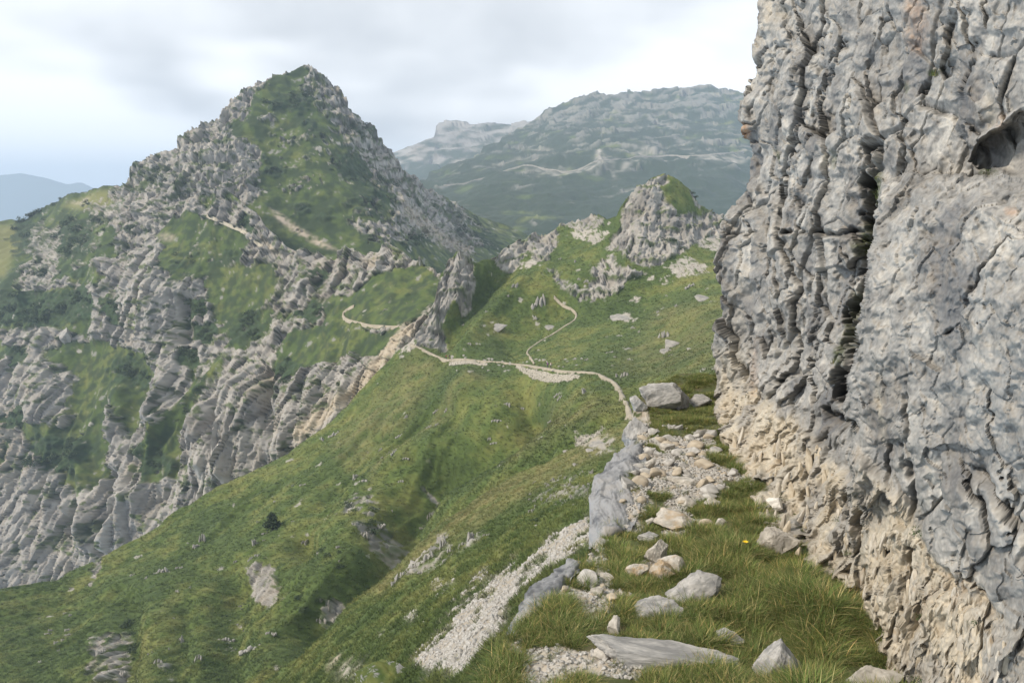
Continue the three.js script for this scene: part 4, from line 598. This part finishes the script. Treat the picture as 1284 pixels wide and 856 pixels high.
for (const [x, y, w, h] of [[425, 552, 14, 14], [410, 560, 8, 14], [460, 610, 12, 10], [448, 600, 10, 16], [470, 655, 24, 14], [455, 672, 16, 14], [495, 685, 22, 26], [512, 625, 10, 34], [507, 655, 8, 20], [540, 540, 8, 10], [500, 545, 10, 6], [655, 528, 9, 26], [652, 510, 7, 14], [736, 502, 8, 22], [672, 515, 6, 10], [560, 515, 5, 8]]) outcrop(slope, x, y, w, h, 'pale upright rock on the green slope below the track', 'shard', 'rocks below the track');
for (const [x, y, w, h] of [[848, 432, 42, 22], [832, 428, 14, 28], [622, 412, 34, 15], [645, 362, 8, 20], [676, 378, 18, 26], [668, 392, 10, 12], [782, 478, 10, 22], [774, 478, 5, 14], [885, 378, 26, 10], [866, 360, 12, 10], [780, 402, 34, 7], [692, 402, 18, 8], [786, 441, 14, 7], [764, 446, 10, 6], [838, 443, 20, 5], [866, 441, 12, 5], [590, 440, 6, 8], [610, 395, 5, 5], [580, 395, 4, 7], [636, 375, 4, 6], [726, 352, 5, 10], [735, 355, 6, 12], [722, 330, 4, 8], [702, 325, 4, 10], [735, 455, 8, 6]]) outcrop(slope, x, y, w, h, 'pale rock outcrop in the grass above the track', h < w * 0.55 ? 'flat' : 'shard', 'rocks above the track');
for (let i = 0, r = rng(5); i < 34; i++) outcrop(slope, 572 + r() * 165, 0 + 453 + (i > 16 ? 8 : 0) * 0 + poly1([[572, -1], [650, -2], [700, 6], [740, 16]], 572 + i * 5) + r() * 3, 3 + r() * 3, 3 + r() * 4, 'small pale stone along the upper edge of the track', 'one', 'stones lining the track');
for (const [x, y, w, h] of [[558, 690, 14, 36], [566, 694, 12, 22], [583, 690, 12, 24], [597, 683, 14, 28], [612, 676, 10, 16], [540, 708, 22, 28], [524, 716, 16, 18], [508, 728, 20, 26], [500, 735, 14, 14], [532, 722, 14, 12]]) outcrop(spur, x, y, w, h, 'grey split rock in the row across the near green spur', 'shard', 'row of rocks on the near spur');
for (let i = 0, r = rng(6); i < 70; i++) { const u = r(), v = r(), x = lerp(665, 745, u), y = lerp(640, 598, v) + (1 - u) * 10; outcrop(spur, x, y, 3 + r() * 3.5, 6 + r() * 9, 'thin pale rock shard on the near spur beside the ledge', 'shard', 'rock shards beside the ledge'); }
for (const [x, y, w, h] of [[752, 562, 26, 12], [742, 570, 14, 6], [712, 553, 14, 5], [700, 548, 8, 4], [725, 590, 10, 5]]) outcrop(spur, x, y, w, h, 'flat pale slab lying in the spur grass under the track', 'flat', 'flat slabs on the spur');
for (let i = 0, r = rng(8); i < 60; i++) { const t = r(), x = lerp(420, 700, t) + (r() - 0.5) * 60, y = lerp(850, 640, t) + 10 + r() * 60; if (y < 700 + (700 - x) * 0.55 && y > poly1(spurTop, x) + 20) outcrop(spur, x, y, 3 + r() * 4, 2.5 + r() * 3, 'small white stone scattered on the near green spur', 'one', 'white stones on the near spur'); }
outcrop(crags, 92, 425, 14, 24, 'leaning pale boulder perched on the scrub slope below the towers', 'one');
outcrop(slope, 569, 452, 7, 11, 'grey upright rock beside the walkers on the track', 'one');

// ------------------------------------------------------------------ bushes and the lone conifer
const bushGeos = [0, 1, 2, 3].map(k => leafClump(20 + k, 240, { lobes: 5 + k }));
const bushR = rng(77);
function bushes(land, label, group, list) {
  for (const [cx, cy, rx, ry, n, s] of list) for (let i = 0; i < n; i++) {
    const a = bushR() * 6.283, R = Math.sqrt(bushR()), px = cx + Math.cos(a) * R * rx, py = cy + Math.sin(a) * R * ry, w = s * lerp(0.6, 1.25, bushR());
    const o = mesh('bush', bushGeos[Math.floor(bushR() * 4)], leafMat); stand(o, land, px, py, w, w * lerp(0.55, 0.8, bushR()), { k: 0.6, kh: 0.6, sink: -0.1, ry: bushR() * 6 }); tag(o, label, 'bush', group);
  }
}
bushes(peak, 'dark dwarf pine bush on the flanks of the pyramid peak', 'dwarf pines on the peak', [[205, 225, 16, 14, 7, 12], [185, 208, 10, 6, 3, 10], [230, 240, 10, 12, 4, 11], [130, 280, 18, 8, 5, 11], [95, 300, 24, 24, 12, 14], [55, 345, 16, 14, 6, 13], [55, 262, 22, 7, 7, 12], [30, 290, 14, 10, 4, 12], [145, 245, 5, 7, 2, 10], [80, 250, 3, 2, 1, 6], [372, 130, 22, 10, 6, 9], [345, 133, 9, 6, 3, 9], [440, 216, 28, 16, 6, 10], [480, 232, 18, 9, 5, 11], [470, 256, 28, 10, 6, 10], [455, 165, 6, 20, 5, 9], [520, 300, 20, 10, 6, 11], [570, 285, 34, 12, 8, 11], [350, 214, 22, 8, 4, 9], [160, 300, 40, 20, 7, 9], [110, 260, 20, 6, 3, 8]]);
bushes(crags, 'dark green bush growing among the rock towers', 'bushes among the rock towers', [[40, 392, 60, 18, 22, 15], [100, 380, 22, 16, 8, 14], [30, 446, 12, 8, 4, 12], [170, 470, 22, 18, 8, 13], [90, 572, 34, 20, 12, 14], [40, 528, 16, 14, 6, 13], [262, 420, 10, 12, 5, 13], [244, 448, 14, 9, 6, 12], [252, 388, 10, 10, 4, 11], [316, 412, 12, 22, 9, 14], [390, 392, 22, 8, 6, 12], [368, 468, 9, 16, 5, 13], [214, 580, 10, 18, 5, 12], [150, 390, 7, 14, 4, 11], [308, 282, 5, 4, 2, 14], [400, 350, 4, 16, 4, 9], [265, 485, 6, 14, 3, 11], [215, 420, 6, 4, 2, 8], [230, 330, 16, 10, 4, 9], [190, 430, 40, 30, 6, 9], [240, 520, 20, 20, 4, 9]]);
bushes(slope, 'low dark bush on the rocky knoll above the slope', 'bushes on the knoll', [[866, 246, 7, 4, 3, 9], [808, 304, 12, 3, 4, 8], [835, 306, 10, 6, 4, 10], [850, 312, 8, 4, 2, 8]]);
bushes(slope, 'low dark bush in the gullies of the green slope', 'bushes in the gullies', [[160, 800, 6, 30, 5, 14], [455, 650, 22, 16, 7, 12], [390, 760, 16, 14, 5, 12], [300, 770, 20, 20, 4, 10], [420, 700, 20, 20, 4, 10]]);
bushes(spur, 'dark low bush beside the shard field on the spur', 'bushes beside the shards', [[676, 660, 10, 4, 4, 14], [690, 652, 8, 3, 2, 10]]);
{ const t = new THREE.Group(); t.name = numbered('conifer'); scene.add(t); const q = slope.point(349, 671); t.position.set(...q.p); const m = -q.p[2] / F; t.scale.setScalar(m * 26);
  const tr = new THREE.CylinderGeometry(0.02, 0.05, 0.8, 7); tr.translate(0, 0.35, 0); mesh('trunk', paint(tr, [0.07, 0.05, 0.035]), rockMat, t);
  const parts = []; for (let i = 0; i < 9; i++) { const g = leafClump(120 + i, 200, { lobes: 7, leaf: 0.3 }), s = 0.42 * (1 - i / 11); g.scale(s, s * 0.8, s); g.translate((i % 3 - 1) * 0.03, 0.06 + i * 0.1, 0); parts.push(g); }
  mesh('crown', mergeGeometries(parts), leafMat, t); tag(t, 'small dark conifer standing alone on the green slope', 'tree'); }

// ------------------------------------------------------------------ walkers on the track
function walker(label, px, py, shirt, trousers, pack, turn) {
  const R = 40, mc = new MarchingCubes(R, rockMat, false, false, 60000), J = { hip: [0, 0.92, 0], ch: [0, 1.32, 0.02], nk: [0, 1.5, 0.02], hd: [0, 1.64, 0.03], ls: [-0.17, 1.4, 0], rs: [0.17, 1.4, 0], le: [-0.24, 1.15, -0.06], re: [0.24, 1.15, 0.1], lw: [-0.22, 0.95, 0.08], rw: [0.22, 1.0, 0.28], lk: [-0.1, 0.5, 0.12], rk: [0.1, 0.5, -0.02], la: [-0.1, 0.08, 0.1], ra: [0.1, 0.1, -0.2], lt: [-0.11, 0.03, 0.24], rt: [0.11, 0.03, -0.08] };
  const B = [['hip', 'ch', 0.15, 0.17], ['ch', 'nk', 0.16, 0.06], ['nk', 'hd', 0.06, 0.1], ['hd', 'hd', 0.11, 0.11], ['ls', 'rs', 0.08, 0.08], ['ls', 'le', 0.06, 0.045], ['le', 'lw', 0.045, 0.035], ['rs', 're', 0.06, 0.045], ['re', 'rw', 0.045, 0.035], ['hip', 'lk', 0.1, 0.065], ['lk', 'la', 0.065, 0.045], ['hip', 'rk', 0.1, 0.065], ['rk', 'ra', 0.065, 0.045], ['la', 'lt', 0.05, 0.04], ['ra', 'rt', 0.05, 0.04]];
  const sz = 1.9, at3 = (i, o) => (i / R - 0.5) * sz + o;
  for (let z = 0; z < R; z++) for (let y = 0; y < R; y++) for (let x = 0; x < R; x++) {
    const p = [at3(x, 0), at3(y, 0.92), at3(z, 0)]; let d = 9;
    for (const [a, b, ra, rb] of B) { const A = J[a], C = J[b], e = C.map((v, i) => v - A[i]), w = p.map((v, i) => v - A[i]), t = clamp((w[0] * e[0] + w[1] * e[1] + w[2] * e[2]) / (e[0] ** 2 + e[1] ** 2 + e[2] ** 2 + 1e-9)), s = Math.hypot(w[0] - e[0] * t, w[1] - e[1] * t, w[2] - e[2] * t) - lerp(ra, rb, t), h = clamp(0.5 + 0.5 * (d - s) / 0.04); d = lerp(d, s, h) - 0.04 * h * (1 - h); }
    mc.field[x + y * R + z * R * R] = -d;
  }
  mc.isolation = 0; mc.update();
  const g = new THREE.BufferGeometry(), n = mc.count, pos = mc.positionArray.slice(0, n * 3), col = new Float32Array(n * 3);
  for (let i = 0; i < n; i++) { pos[i * 3] *= sz / 2; pos[i * 3 + 1] = pos[i * 3 + 1] * sz / 2 + 0.92; pos[i * 3 + 2] *= sz / 2; const y = pos[i * 3 + 1], out = Math.abs(pos[i * 3]) > 0.19; col.set(y > 1.68 ? [0.05, 0.035, 0.025] : y > 1.5 ? [0.5, 0.32, 0.24] : y < 0.12 ? [0.05, 0.04, 0.035] : y < 0.93 && !out ? trousers : out && y < 1.08 ? [0.5, 0.32, 0.24] : shirt, i * 3); }
  g.setAttribute('position', new THREE.BufferAttribute(pos, 3)); g.setAttribute('normal', new THREE.BufferAttribute(mc.normalArray.slice(0, n * 3), 3)); g.setAttribute('color', new THREE.BufferAttribute(col, 3));
  const t = new THREE.Group(); t.name = numbered('person'); scene.add(t); mesh('body', g, rockMat, t);
  const bp = boulder(500, { detail: 3, cuts: 6, rough: 0.02, size: [0.15, 0.25, 0.11], tone: [pack, pack] }); bp.translate(0, 1.24, -0.23); mesh('backpack', paint(bp, pack), rockMat, t);
  const q = slope.point(px, py).p; t.position.set(q[0], q[1] + 0.42, q[2]); t.rotation.y = turn; return tag(t, label, 'person', 'walkers on the track');
}
walker('walker in a red shirt on the track beside the grey rock', 560, 453.5, [0.35, 0.05, 0.04], [0.06, 0.06, 0.08], [0.03, 0.03, 0.04], 1.6);
walker('walker in a dark jacket standing beside the one in red', 564.5, 454, [0.05, 0.06, 0.1], [0.12, 0.1, 0.08], [0.3, 0.06, 0.05], 1.2);
walker('walker in a purple top on the track above the stone bank', 687, 465, [0.22, 0.08, 0.25], [0.05, 0.05, 0.07], [0.05, 0.05, 0.08], -1.5);
walker('walker in a pale shirt following the one in purple', 691, 466, [0.5, 0.45, 0.42], [0.08, 0.07, 0.07], [0.25, 0.06, 0.06], -1.4);

// ------------------------------------------------------------------ rocks on the ledge
const LT = [[0.22, 0.22, 0.215], [0.40, 0.39, 0.37]], WT = [[0.33, 0.31, 0.27], [0.52, 0.49, 0.44]], rockSpots = [];
function ledgeRock(name, label, seed, px, py, w, h, o = {}) {
  const g = boulder(seed, { detail: 18, cuts: 16, tone: LT, rough: 0.08, ...o }); const m = mesh(name, g, rockMat);
  stand(m, o.land || ledge, px, py, w, h, { k: 0.64, kh: 0.72, depth: o.depth || w * 0.75, ry: o.ry || 0, rz: o.rz || 0, rx: o.rx || 0, sink: o.sink ?? 0.34 }); rockSpots.push([px, py, w, h]);
  return tag(m, label, 'rock', o.group);
}
ledgeRock('rock_slab', 'long low grey rock slab lying across the grass ledge', 201, 820, 834, 176, 30, { depth: 46, planes: [[0.1, 1, 0.15, 0.55], [0, 0.2, 1, 0.6], [0.2, -0.1, 1, 0.62]], rz: -0.09, cuts: 5, rough: 0.07, detail: 30, sink: 0.15, bend: (x, z) => 0.5 * x * x * (x < 0 ? 1 : 0.35) - 0.12 * x });
ledgeRock('boulder', 'pointed grey boulder in the tall grass near the tan cliff foot', 202, 978, 846, 66, 62, { rough: 0.08, detail: 26, planes: [[-0.8, 0.6, 0.3, 0.5], [0.8, 0.6, 0.1, 0.42], [0.1, 0.2, 1, 0.5], [0.3, 0.5, 0.8, 0.55]], cuts: 5, rz: 0.05, sink: 0.22 });
ledgeRock('boulder', 'sloping grey boulder with a pale ridge in the grass', 203, 876, 752, 72, 48, { rz: 0.35, planes: [[-0.3, 1, 0.3, 0.5], [0.2, 0.4, 1, 0.45]] });
ledgeRock('boulder', 'low rounded grey stone beside the sloping boulder', 204, 822, 774, 56, 24, { planes: [[0, 1, 0.3, 0.6]], cuts: 8 });
ledgeRock('boulder', 'upright whitish stone in the heap of ochre rocks', 205, 823, 702, 34, 36, { tone: WT, stain: 0.2 });
ledgeRock('boulder', 'white stone with an ochre flank in the heap', 206, 848, 718, 40, 34, { tone: WT, stain: 0.45, rz: -0.5 });
ledgeRock('boulder', 'small ochre stone at the outer end of the heap', 207, 797, 720, 30, 26, { tone: WT, stain: 0.62, rz: 0.2 });
ledgeRock('boulder', 'brown ochre wedge between the stones of the heap', 208, 828, 724, 30, 26, { tone: WT, stain: 0.8, rz: -0.3 });
ledgeRock('boulder', 'long white and ochre stone at the end of the gravel', 209, 851, 657, 52, 22, { tone: WT, stain: 0.5, rz: -0.12 });
ledgeRock('boulder', 'flat blue grey stone in the grass beyond the heap', 210, 816, 673, 32, 13, { planes: [[0, 1, 0.2, 0.4]] });
ledgeRock('boulder', 'half hidden grey stone in the grass behind the slab', 211, 916, 803, 36, 22, {});
ledgeRock('boulder', 'big cracked grey boulder at the far end of the ledge', 212, 832, 512, 60, 40, { planes: [[1, 0.1, 0.2, 0.55], [-0.4, 1, 0.3, 0.55], [0, 0.3, 1, 0.5]], rz: -0.1 });
ledgeRock('boulder', 'dark sided block leaning on the big cracked boulder', 213, 852, 512, 22, 32, { tone: [[0.16, 0.16, 0.16], [0.28, 0.28, 0.28]] });
ledgeRock('boulder', 'low pale stone between the cracked boulder and the cliff', 214, 875, 506, 26, 14, {});
ledgeRock('boulder', 'pale jagged rock at the outer rim below the cracked boulder', 215, 800, 540, 34, 44, { rz: 0.2, sink: -0.05 });
ledgeRock('boulder', 'small block at the rim next to the cracked boulder', 216, 800, 516, 24, 20, {});
function rimRock(label, left, right, y0, y1, seed) {                       // the bare rock of the outer rim: its face from the ledge down into the drop
  const L = landform('rock_buttress', { nu: 90, nv: Math.round((y1 - y0) * 1.1), flip: true, side: 5, stencil: 6, material: rockMat, out: [-0.5, 0.3, 0.8], along: 0.5,
    map: (u, v) => { const y = lerp(y0, y1, v), a = poly1(left, y), b = poly1(right, y) + 6; return [lerp(a, b, u), y]; }, inv: (x, y) => { const a = poly1(left, y), b = poly1(right, y) + 6; return [(x - a) / (b - a), (y - y0) / (y1 - y0)]; },
    depth(x, y) { const a = poly1(left, y), b = poly1(right, y) + 6, u = clamp((x - a) / (b - a)); return poly1(LD, y) * (1 + 0.012 * (1 - u) - 0.03 * Math.sin(Math.PI * Math.min(u * 1.15, 1))) + (1 - u) * 0.25 + sstep(y1 - 26, y1, y) * 0.5; },
    flank: (x, y, s) => [[0, 0, 0.02, 0.05, 0.1, 0.2][s], -[0, 0.01, 0.1, 0.6, 3, 9][s], -[0, 0.06, 0.16, 0.25, 0.35, 0.45][s]],
    shape(p, x, y, k) { const t = p[1] * 0.75 + p[2] * 0.66, q = p[0] + p[1] * 0.25, w = fbm(p[0] * 2, p[1] * 2, p[2] * 2 + seed, 4), v = block(q / 0.16, t / 0.7, p[2] / 0.6, 1.2, 0.4); k.r = FC.t; k.w = w; const h = facet(q / 0.11, t / 0.6, p[2] / 0.7, 1.2); return h * 0.035 + planes(q / 0.12, t / 0.4, p[2] / 0.5, 5, 0.55) * 0.032 + ridged(q * 4 + w, t * 0.6, seed, 4) * 0.06 + w * 0.08; },
    tint(p, n, x, y, k) { const f = noise(p[0] * 18, p[1] * 18, p[2] * 18), a = ridged(p[0] * 4 + k.w, p[1] * 1.2, p[2] * 1.2, 4); let c = mix3([0.065, 0.072, 0.084], [0.26, 0.265, 0.272], clamp(0.30 + a * 1.0 + k.w * 1.2 + f * 0.5 + (k.r - 0.5) * 0.3)); return mix3(c, [0.40, 0.35, 0.28], clamp(k.w * 1.6 - 0.25 + (y > y1 - 24 ? 0.3 : 0)) * 0.6); } });
  L.mesh.userData = {}; return tag(L.mesh, label, 'rock');
}
rimRock('tall fluted blue grey rock face at the outer rim of the ledge', [[556, 800], [562, 788], [570, 776], [582, 764], [600, 750], [625, 743], [650, 741], [672, 741], [688, 738]], [[556, 804], [566, 804], [585, 806], [610, 806], [640, 800], [665, 786], [680, 766], [688, 748]], 556, 688, 3);
rimRock('blue grey rock slab sloping off the ledge above the scree', [[704, 722], [716, 702], [730, 682], [750, 660], [775, 645], [796, 640]], [[704, 728], [720, 720], [735, 708], [755, 690], [775, 668], [796, 648]], 704, 796, 8);
ledgeRock('boulder', 'pale broad rock at the foot of the tan cliff splinters', 220, 1084, 862, 90, 70, { depth: 50, tone: WT, sink: -0.05, planes: [[0, 1, 0.3, 0.6]] });
ledgeRock('boulder', 'pale block leaning against the cliff foot beside a white stone', 221, 972, 696, 44, 50, { depth: 36, tone: [[0.27, 0.25, 0.22], [0.42, 0.39, 0.34]], sink: 0.25, rough: 0.1, planes: [[-0.6, 0.7, 0.3, 0.55], [-0.2, 0.2, 1, 0.55]] });
ledgeRock('boulder', 'bright white angular stone on the pale block', 222, 972, 644, 24, 18, { tone: [[0.6, 0.58, 0.54], [0.7, 0.68, 0.64]], sink: 0.8 });
ledgeRock('boulder', 'bright flat stone in the middle of the gravel', 223, 856, 608, 32, 12, { tone: WT, planes: [[0, 1, 0.1, 0.5]] });
for (const [x, y, w, h, l] of [[897, 634, 22, 13, 'round pale stone at the gravel edge by the cliff'], [862, 632, 26, 12, 'oblong pale stone low in the gravel'], [770, 800, 26, 26, 'pale stone against the end of the long slab'], [752, 832, 24, 20, 'white stone under the end of the long slab'], [835, 562, 20, 12, 'grey stone at the head of the gravel'], [815, 588, 16, 12, 'small grey stone by the rim of the gravel'], [815, 655, 14, 10, 'pale rounded stone left by the heap in short grass'], [762, 722, 24, 12, 'flat stone in the bare patch above the slab'], [748, 742, 26, 12, 'whitish flat stone in the bare earth'], [905, 660, 16, 10, 'lone stone in the grass below the cliff']]) ledgeRock('stone', l.replace(' left', ''), 230 + Math.round(x), x, y, w, h, { detail: 7, tone: WT });

// gravel: the larger stones one by one, the rest as rubble
{
  const r = rng(91), geos = [0, 1, 2, 3, 4, 5].map(k => boulder(600 + k, { detail: 2, cuts: 12, rough: 0.05, size: [1, 0.55, 0.8], tone: k % 3 ? [[0.28, 0.27, 0.25], [0.48, 0.465, 0.435]] : [[0.34, 0.29, 0.22], [0.48, 0.42, 0.33]] }));
  let n = 0, tries = 0;
  while (n < 230 && tries++ < 9000) {
    const y = lerp(535, 860, r() * r()), x = lerp(poly1(ledgeLeft, y), ledgeRight(y) - 60, r()), q = ledge.point(x, y); if (!q.k || q.k.gravel < 0.6) continue;
    const o = mesh('loose_stone', geos[n % 6], rockMat), s = lerp(0.03, 0.15, r() ** 3); o.position.set(q.p[0], q.p[1] + s * 0.25, q.p[2]); o.scale.set(s, s, s); o.rotation.set((r() - 0.5) * 0.6, r() * 6.3, (r() - 0.5) * 0.6);
    tag(o, 'loose pale stone lying in the gravel of the ledge', 'stone', 'loose stones on the ledge'); n++;
  }
  const M = [], m4 = new THREE.Matrix4(); tries = 0;
  while (M.length < 9000 && tries++ < 60000) { const y = lerp(535, 900, r() ** 1.6), x = lerp(poly1(ledgeLeft, y), ledgeRight(y) - 50, r()), q = ledge.point(x, y); if (!q.k || q.k.gravel < 0.4) continue; const s = lerp(0.008, 0.035, r() ** 2); M.push(m4.clone().compose(new THREE.Vector3(q.p[0], q.p[1] + s * 0.2, q.p[2]), new THREE.Quaternion().setFromEuler(new THREE.Euler((r() - .5), r() * 6, (r() - .5))), new THREE.Vector3(s, s, s))); }
  const im = new THREE.InstancedMesh(geos[1], rockMat, M.length); M.forEach((m, i) => im.setMatrixAt(i, m)); im.name = 'rubble'; im.castShadow = im.receiveShadow = true; scene.add(im); tag(im, 'fine pale rubble covering the bare parts of the ledge', 'rubble', null, 'stuff');
  const S = []; tries = 0;
  while (S.length < 9000 && tries++ < 90000) { const x = lerp(500, 760, r()), y = lerp(640, 870, r()), q = spur.point(x, y); if (!q.ok || !(q.k.scree > 0.3 * r() + 0.1)) continue; const s = lerp(0.03, 0.26, r() ** 4); S.push(m4.clone().compose(new THREE.Vector3(...q.p), new THREE.Quaternion().setFromEuler(new THREE.Euler(r() * 6, r() * 6, r() * 6)), new THREE.Vector3(s, s, s))); }
  const sc = new THREE.InstancedMesh(geos[1], rockMat, S.length); S.forEach((m, i) => sc.setMatrixAt(i, m)); sc.name = 'scree_rubble'; sc.castShadow = sc.receiveShadow = true; scene.add(sc); tag(sc, 'pale broken scree stones running down the chute', 'scree', null, 'stuff');
}

// ------------------------------------------------------------------ grass
function grassField(name, label, land, count, pick, geos, seed, tintOf) {
  const r = rng(seed), sets = geos.map(() => []), m4 = new THREE.Matrix4(), C = new THREE.Color(); let n = 0, tries = 0;
  while (n < count && tries++ < count * 8) { const f = pick(r, land); if (!f) continue; const [p, s, sy, k] = f; sets[n % geos.length].push([m4.clone().compose(new THREE.Vector3(p[0], p[1] - 0.02 * s, p[2]), new THREE.Quaternion().setFromEuler(new THREE.Euler((r() - 0.5) * 0.3, r() * 6.3, (r() - 0.5) * 0.3)), new THREE.Vector3(s, sy, s)), k]); n++; }
  sets.forEach((S, i) => { const im = new THREE.InstancedMesh(geos[i], leafMat, S.length); S.forEach(([m, k], j) => { im.setMatrixAt(j, m); im.setColorAt(j, C.setRGB(...k)); }); im.name = i ? `${name}_${String(i).padStart(3, '0')}` : name; im.castShadow = im.receiveShadow = true; scene.add(im); tag(im, label, 'grass', null, 'stuff'); });
}
const white = (r, v = 0.3) => { const t = 1 + (r() - 0.5) * v * 1.4, y = r() * r(); return [t * (1 + y * 0.55 - 0.08), t * (1 + y * 0.12), t * (1 - y * 0.1)]; };
const ledgeTufts = [0, 1, 2].map(k => blades(140 + k, 46, { spread: 0.45, lean: 1.1, width: 0.034, dry: 0.2, seg: 4 }));
grassField('ledge_grass', 'long green grass growing on the ledge', ledge, 9500, (r, L) => {
  const y = r() < 0.08 ? lerp(471, 500, r()) : lerp(490, 905, r()), x = lerp(poly1(ledgeLeft, y) - 4, ledgeRight(y) - 40, r()), q = L.point(x, y); if (q.k.gravel > 0.35 * r() + 0.12) return r() < 0.03 ? [q.p, 0.06, 0.07, white(r)] : null;
  for (const [bx, by, bw, bh] of rockSpots) if (Math.abs(x - bx) < bw * 0.46 && y < by + 3 && y > by - bh * 0.5) return null;
  if (x < 800 && r() < 0.35 + q.k.w2) return null;
  const cl = noise(q.p[0] * 2.4, 3.1, q.p[2] * 2.4), c2 = noise(q.p[0] * 6, 9.1, q.p[2] * 6); if (cl + c2 * 0.6 < -0.22 && r() < 0.75) return null;
  const s = lerp(0.07, 0.17, r()) * (1.1 + cl * 1.1 + c2 * 0.5) * (y < 640 ? 0.6 : 1) * (x < 860 ? 0.8 : 1) * (q.k.w2 > 0 ? 1 : 0.8); return [q.p, s, s * lerp(0.6, 1.0, r()), white(r, 0.45).map(v => v * 1.35)]; }, ledgeTufts, 31);
const slopeTuft = [0, 1].map(k => paint(blades(160 + k, 7, { spread: 0.6, lean: 0.8, width: 0.22, dry: 0, seg: 2 }), [1, 1, 1]));
grassField('spur_grass', 'rough grass on the near spur', spur, 50000, (r, L) => { const x = lerp(300, 840, r()), y = lerp(520, 870, r()), q = L.point(x, y); if (!q.ok || q.k.rock > 0.4 || q.k.scree > 0.35) return null; const t = lerp(0.75, 1.35, r()), s = lerp(0.16, 0.42, r()); return [q.p, s, s * 0.8, q.c.map(v => v * t)]; }, slopeTuft, 32);
grassField('slope_grass', 'rough grass on the long green slope', slope, 80000, (r, L) => { const x = lerp(-30, 905, r()), y = lerp(230, 870, r()), q = L.point(x, y); if (!q.ok || q.k.rock > 0.35) return null; const t = lerp(0.7, 1.4, r()), s = lerp(0.3, 0.75, r()); return [q.p, s, s * 0.7, q.c.map(v => v * t)]; }, slopeTuft, 33);

// ------------------------------------------------------------------ splinters and plants on the cliff
{
  const r = rng(55), geos = [0, 1, 2, 3, 4].map(k => boulder(700 + k, { detail: 5, cuts: 14, rough: 0.04, size: [0.5, 1, 0.5], tone: k % 2 ? [[0.42, 0.36, 0.27], [0.56, 0.50, 0.40]] : [[0.38, 0.34, 0.28], [0.54, 0.50, 0.43]], stain: k === 2 ? 0.3 : 0 }));
  for (let i = 0; i < 110; i++) {
    const y = lerp(545, 850, r()), x = poly1(wallLeft, y) + 4 + r() * lerp(120, 170, (y - 545) / 305), q = cliff.point(x, y); if (!(q.k.base > 0.5)) continue;
    const m = -q.p[2] / F, h = lerp(9, 26, r() ** 1.5), o = mesh('rock_splinter', geos[i % 5], rockMat, cliff.mesh); o.position.set(q.p[0], q.p[1], q.p[2]); o.scale.set(h * m * 0.5, h * m, h * m * 0.5); o.rotation.set((r() - 0.5) * 0.3, r() * 6.3, (r() - 0.5) * 0.35 - 0.08);
  }
  const tuft = blades(180, 40, { spread: 0.4, lean: 1.2, width: 0.05, dry: 0.15, seg: 3 }), leafy = leafClump(181, 160, { lobes: 4, dark: [0.03, 0.055, 0.015], light: [0.06, 0.10, 0.03], leaf: 0.12 });
  for (const [x, y, w, kind, l] of [[1096, 236, 26, 0, 'grass tuft in the upper part of the cliff cleft'], [1078, 306, 30, 0, 'wide grass tuft under the overhang in the cliff cleft'], [1062, 410, 24, 0, 'grass tuft low in the cliff cleft'], [1050, 450, 18, 0, 'small tuft at the bottom of the cliff cleft'], [1241, 216, 26, 1, 'leafy plant in the shade under the rock roof'], [1172, 90, 18, 0, 'tuft on the small ledge high on the cliff'], [976, 194, 9, 1, 'tiny green plant in the far cliff crack'], [1160, 662, 26, 1, 'leafy plant in the hollow above the tan splinters'], [984, 622, 16, 1, 'green plant at the cliff foot behind the white stone'], [1050, 646, 18, 1, 'low plant between two cliff foot blocks'], [1062, 690, 16, 1, 'small plant growing in the cliff foot gap'], [1150, 775, 20, 1, 'leafy plant among the tan splinters'], [1220, 770, 14, 1, 'tiny plant beside the dark crack'], [1150, 846, 24, 1, 'low plant at the very foot of the tan cliff'], [1010, 660, 14, 0, 'thin tuft on the cliff foot rubble']]) {
    const q = cliff.point(x, y), m = -q.p[2] / F, o = mesh('wall_plant', kind ? leafy : tuft, leafMat); o.position.set(q.p[0] - 0.03, q.p[1] - w * m * 0.3, q.p[2] + 0.05); o.scale.setScalar(w * m * (kind ? 0.45 : 0.7)); o.rotation.y = x; tag(o, l, 'plant', 'plants on the cliff');
  }
  // yellow flower and its stem
  const q = ledge.point(934, 702), f = new THREE.Group(); f.name = numbered('flower'); scene.add(f); f.position.set(...q.p);
  const st = new THREE.CylinderGeometry(0.002, 0.003, 0.12, 5); st.translate(0, 0.06, 0); mesh('stem', paint(st, [0.06, 0.1, 0.03]), leafMat, f);
  const pet = []; for (let i = 0; i < 11; i++) { const g = new THREE.PlaneGeometry(0.011, 0.026, 1, 2); g.translate(0, 0.015, 0); g.rotateX(-1.1); g.rotateY(i / 11 * 6.283); g.translate(0, 0.122, 0); pet.push(g); }
  mesh('petals', paint(mergeGeometries(pet), [0.75, 0.52, 0.02]), leafMat, f); const hd = new THREE.SphereGeometry(0.008, 8, 6); hd.scale(1, 0.5, 1); hd.translate(0, 0.124, 0); mesh('flower_head', paint(hd, [0.6, 0.35, 0.02]), leafMat, f);
  tag(f, 'single yellow flower in the grass below the cliff', 'flower');
}
// mossy hump below the ledge
{ const g = boulder(240, { detail: 22, cuts: 8, rough: 0.1 }), P = g.attributes.position; paint(g, i => { const a = fbm(P.getX(i) * 3, P.getY(i) * 3, P.getZ(i) * 3, 3), n = g.attributes.normal.getY(i); return n + a > 0.1 ? mix3(GRASS.deep, GRASS.olive, clamp(0.3 + a * 1.5)) : ROCK.grey; });
  const o = mesh('mossy_hump', g, earthMat); stand(o, spur, 498, 862, 104, 60, { depth: 70, k: 0.55, kh: 0.8 }); tag(o, 'rounded grassy rock hump beside the scree chute', 'rock'); }
renderer.render(scene, camera);
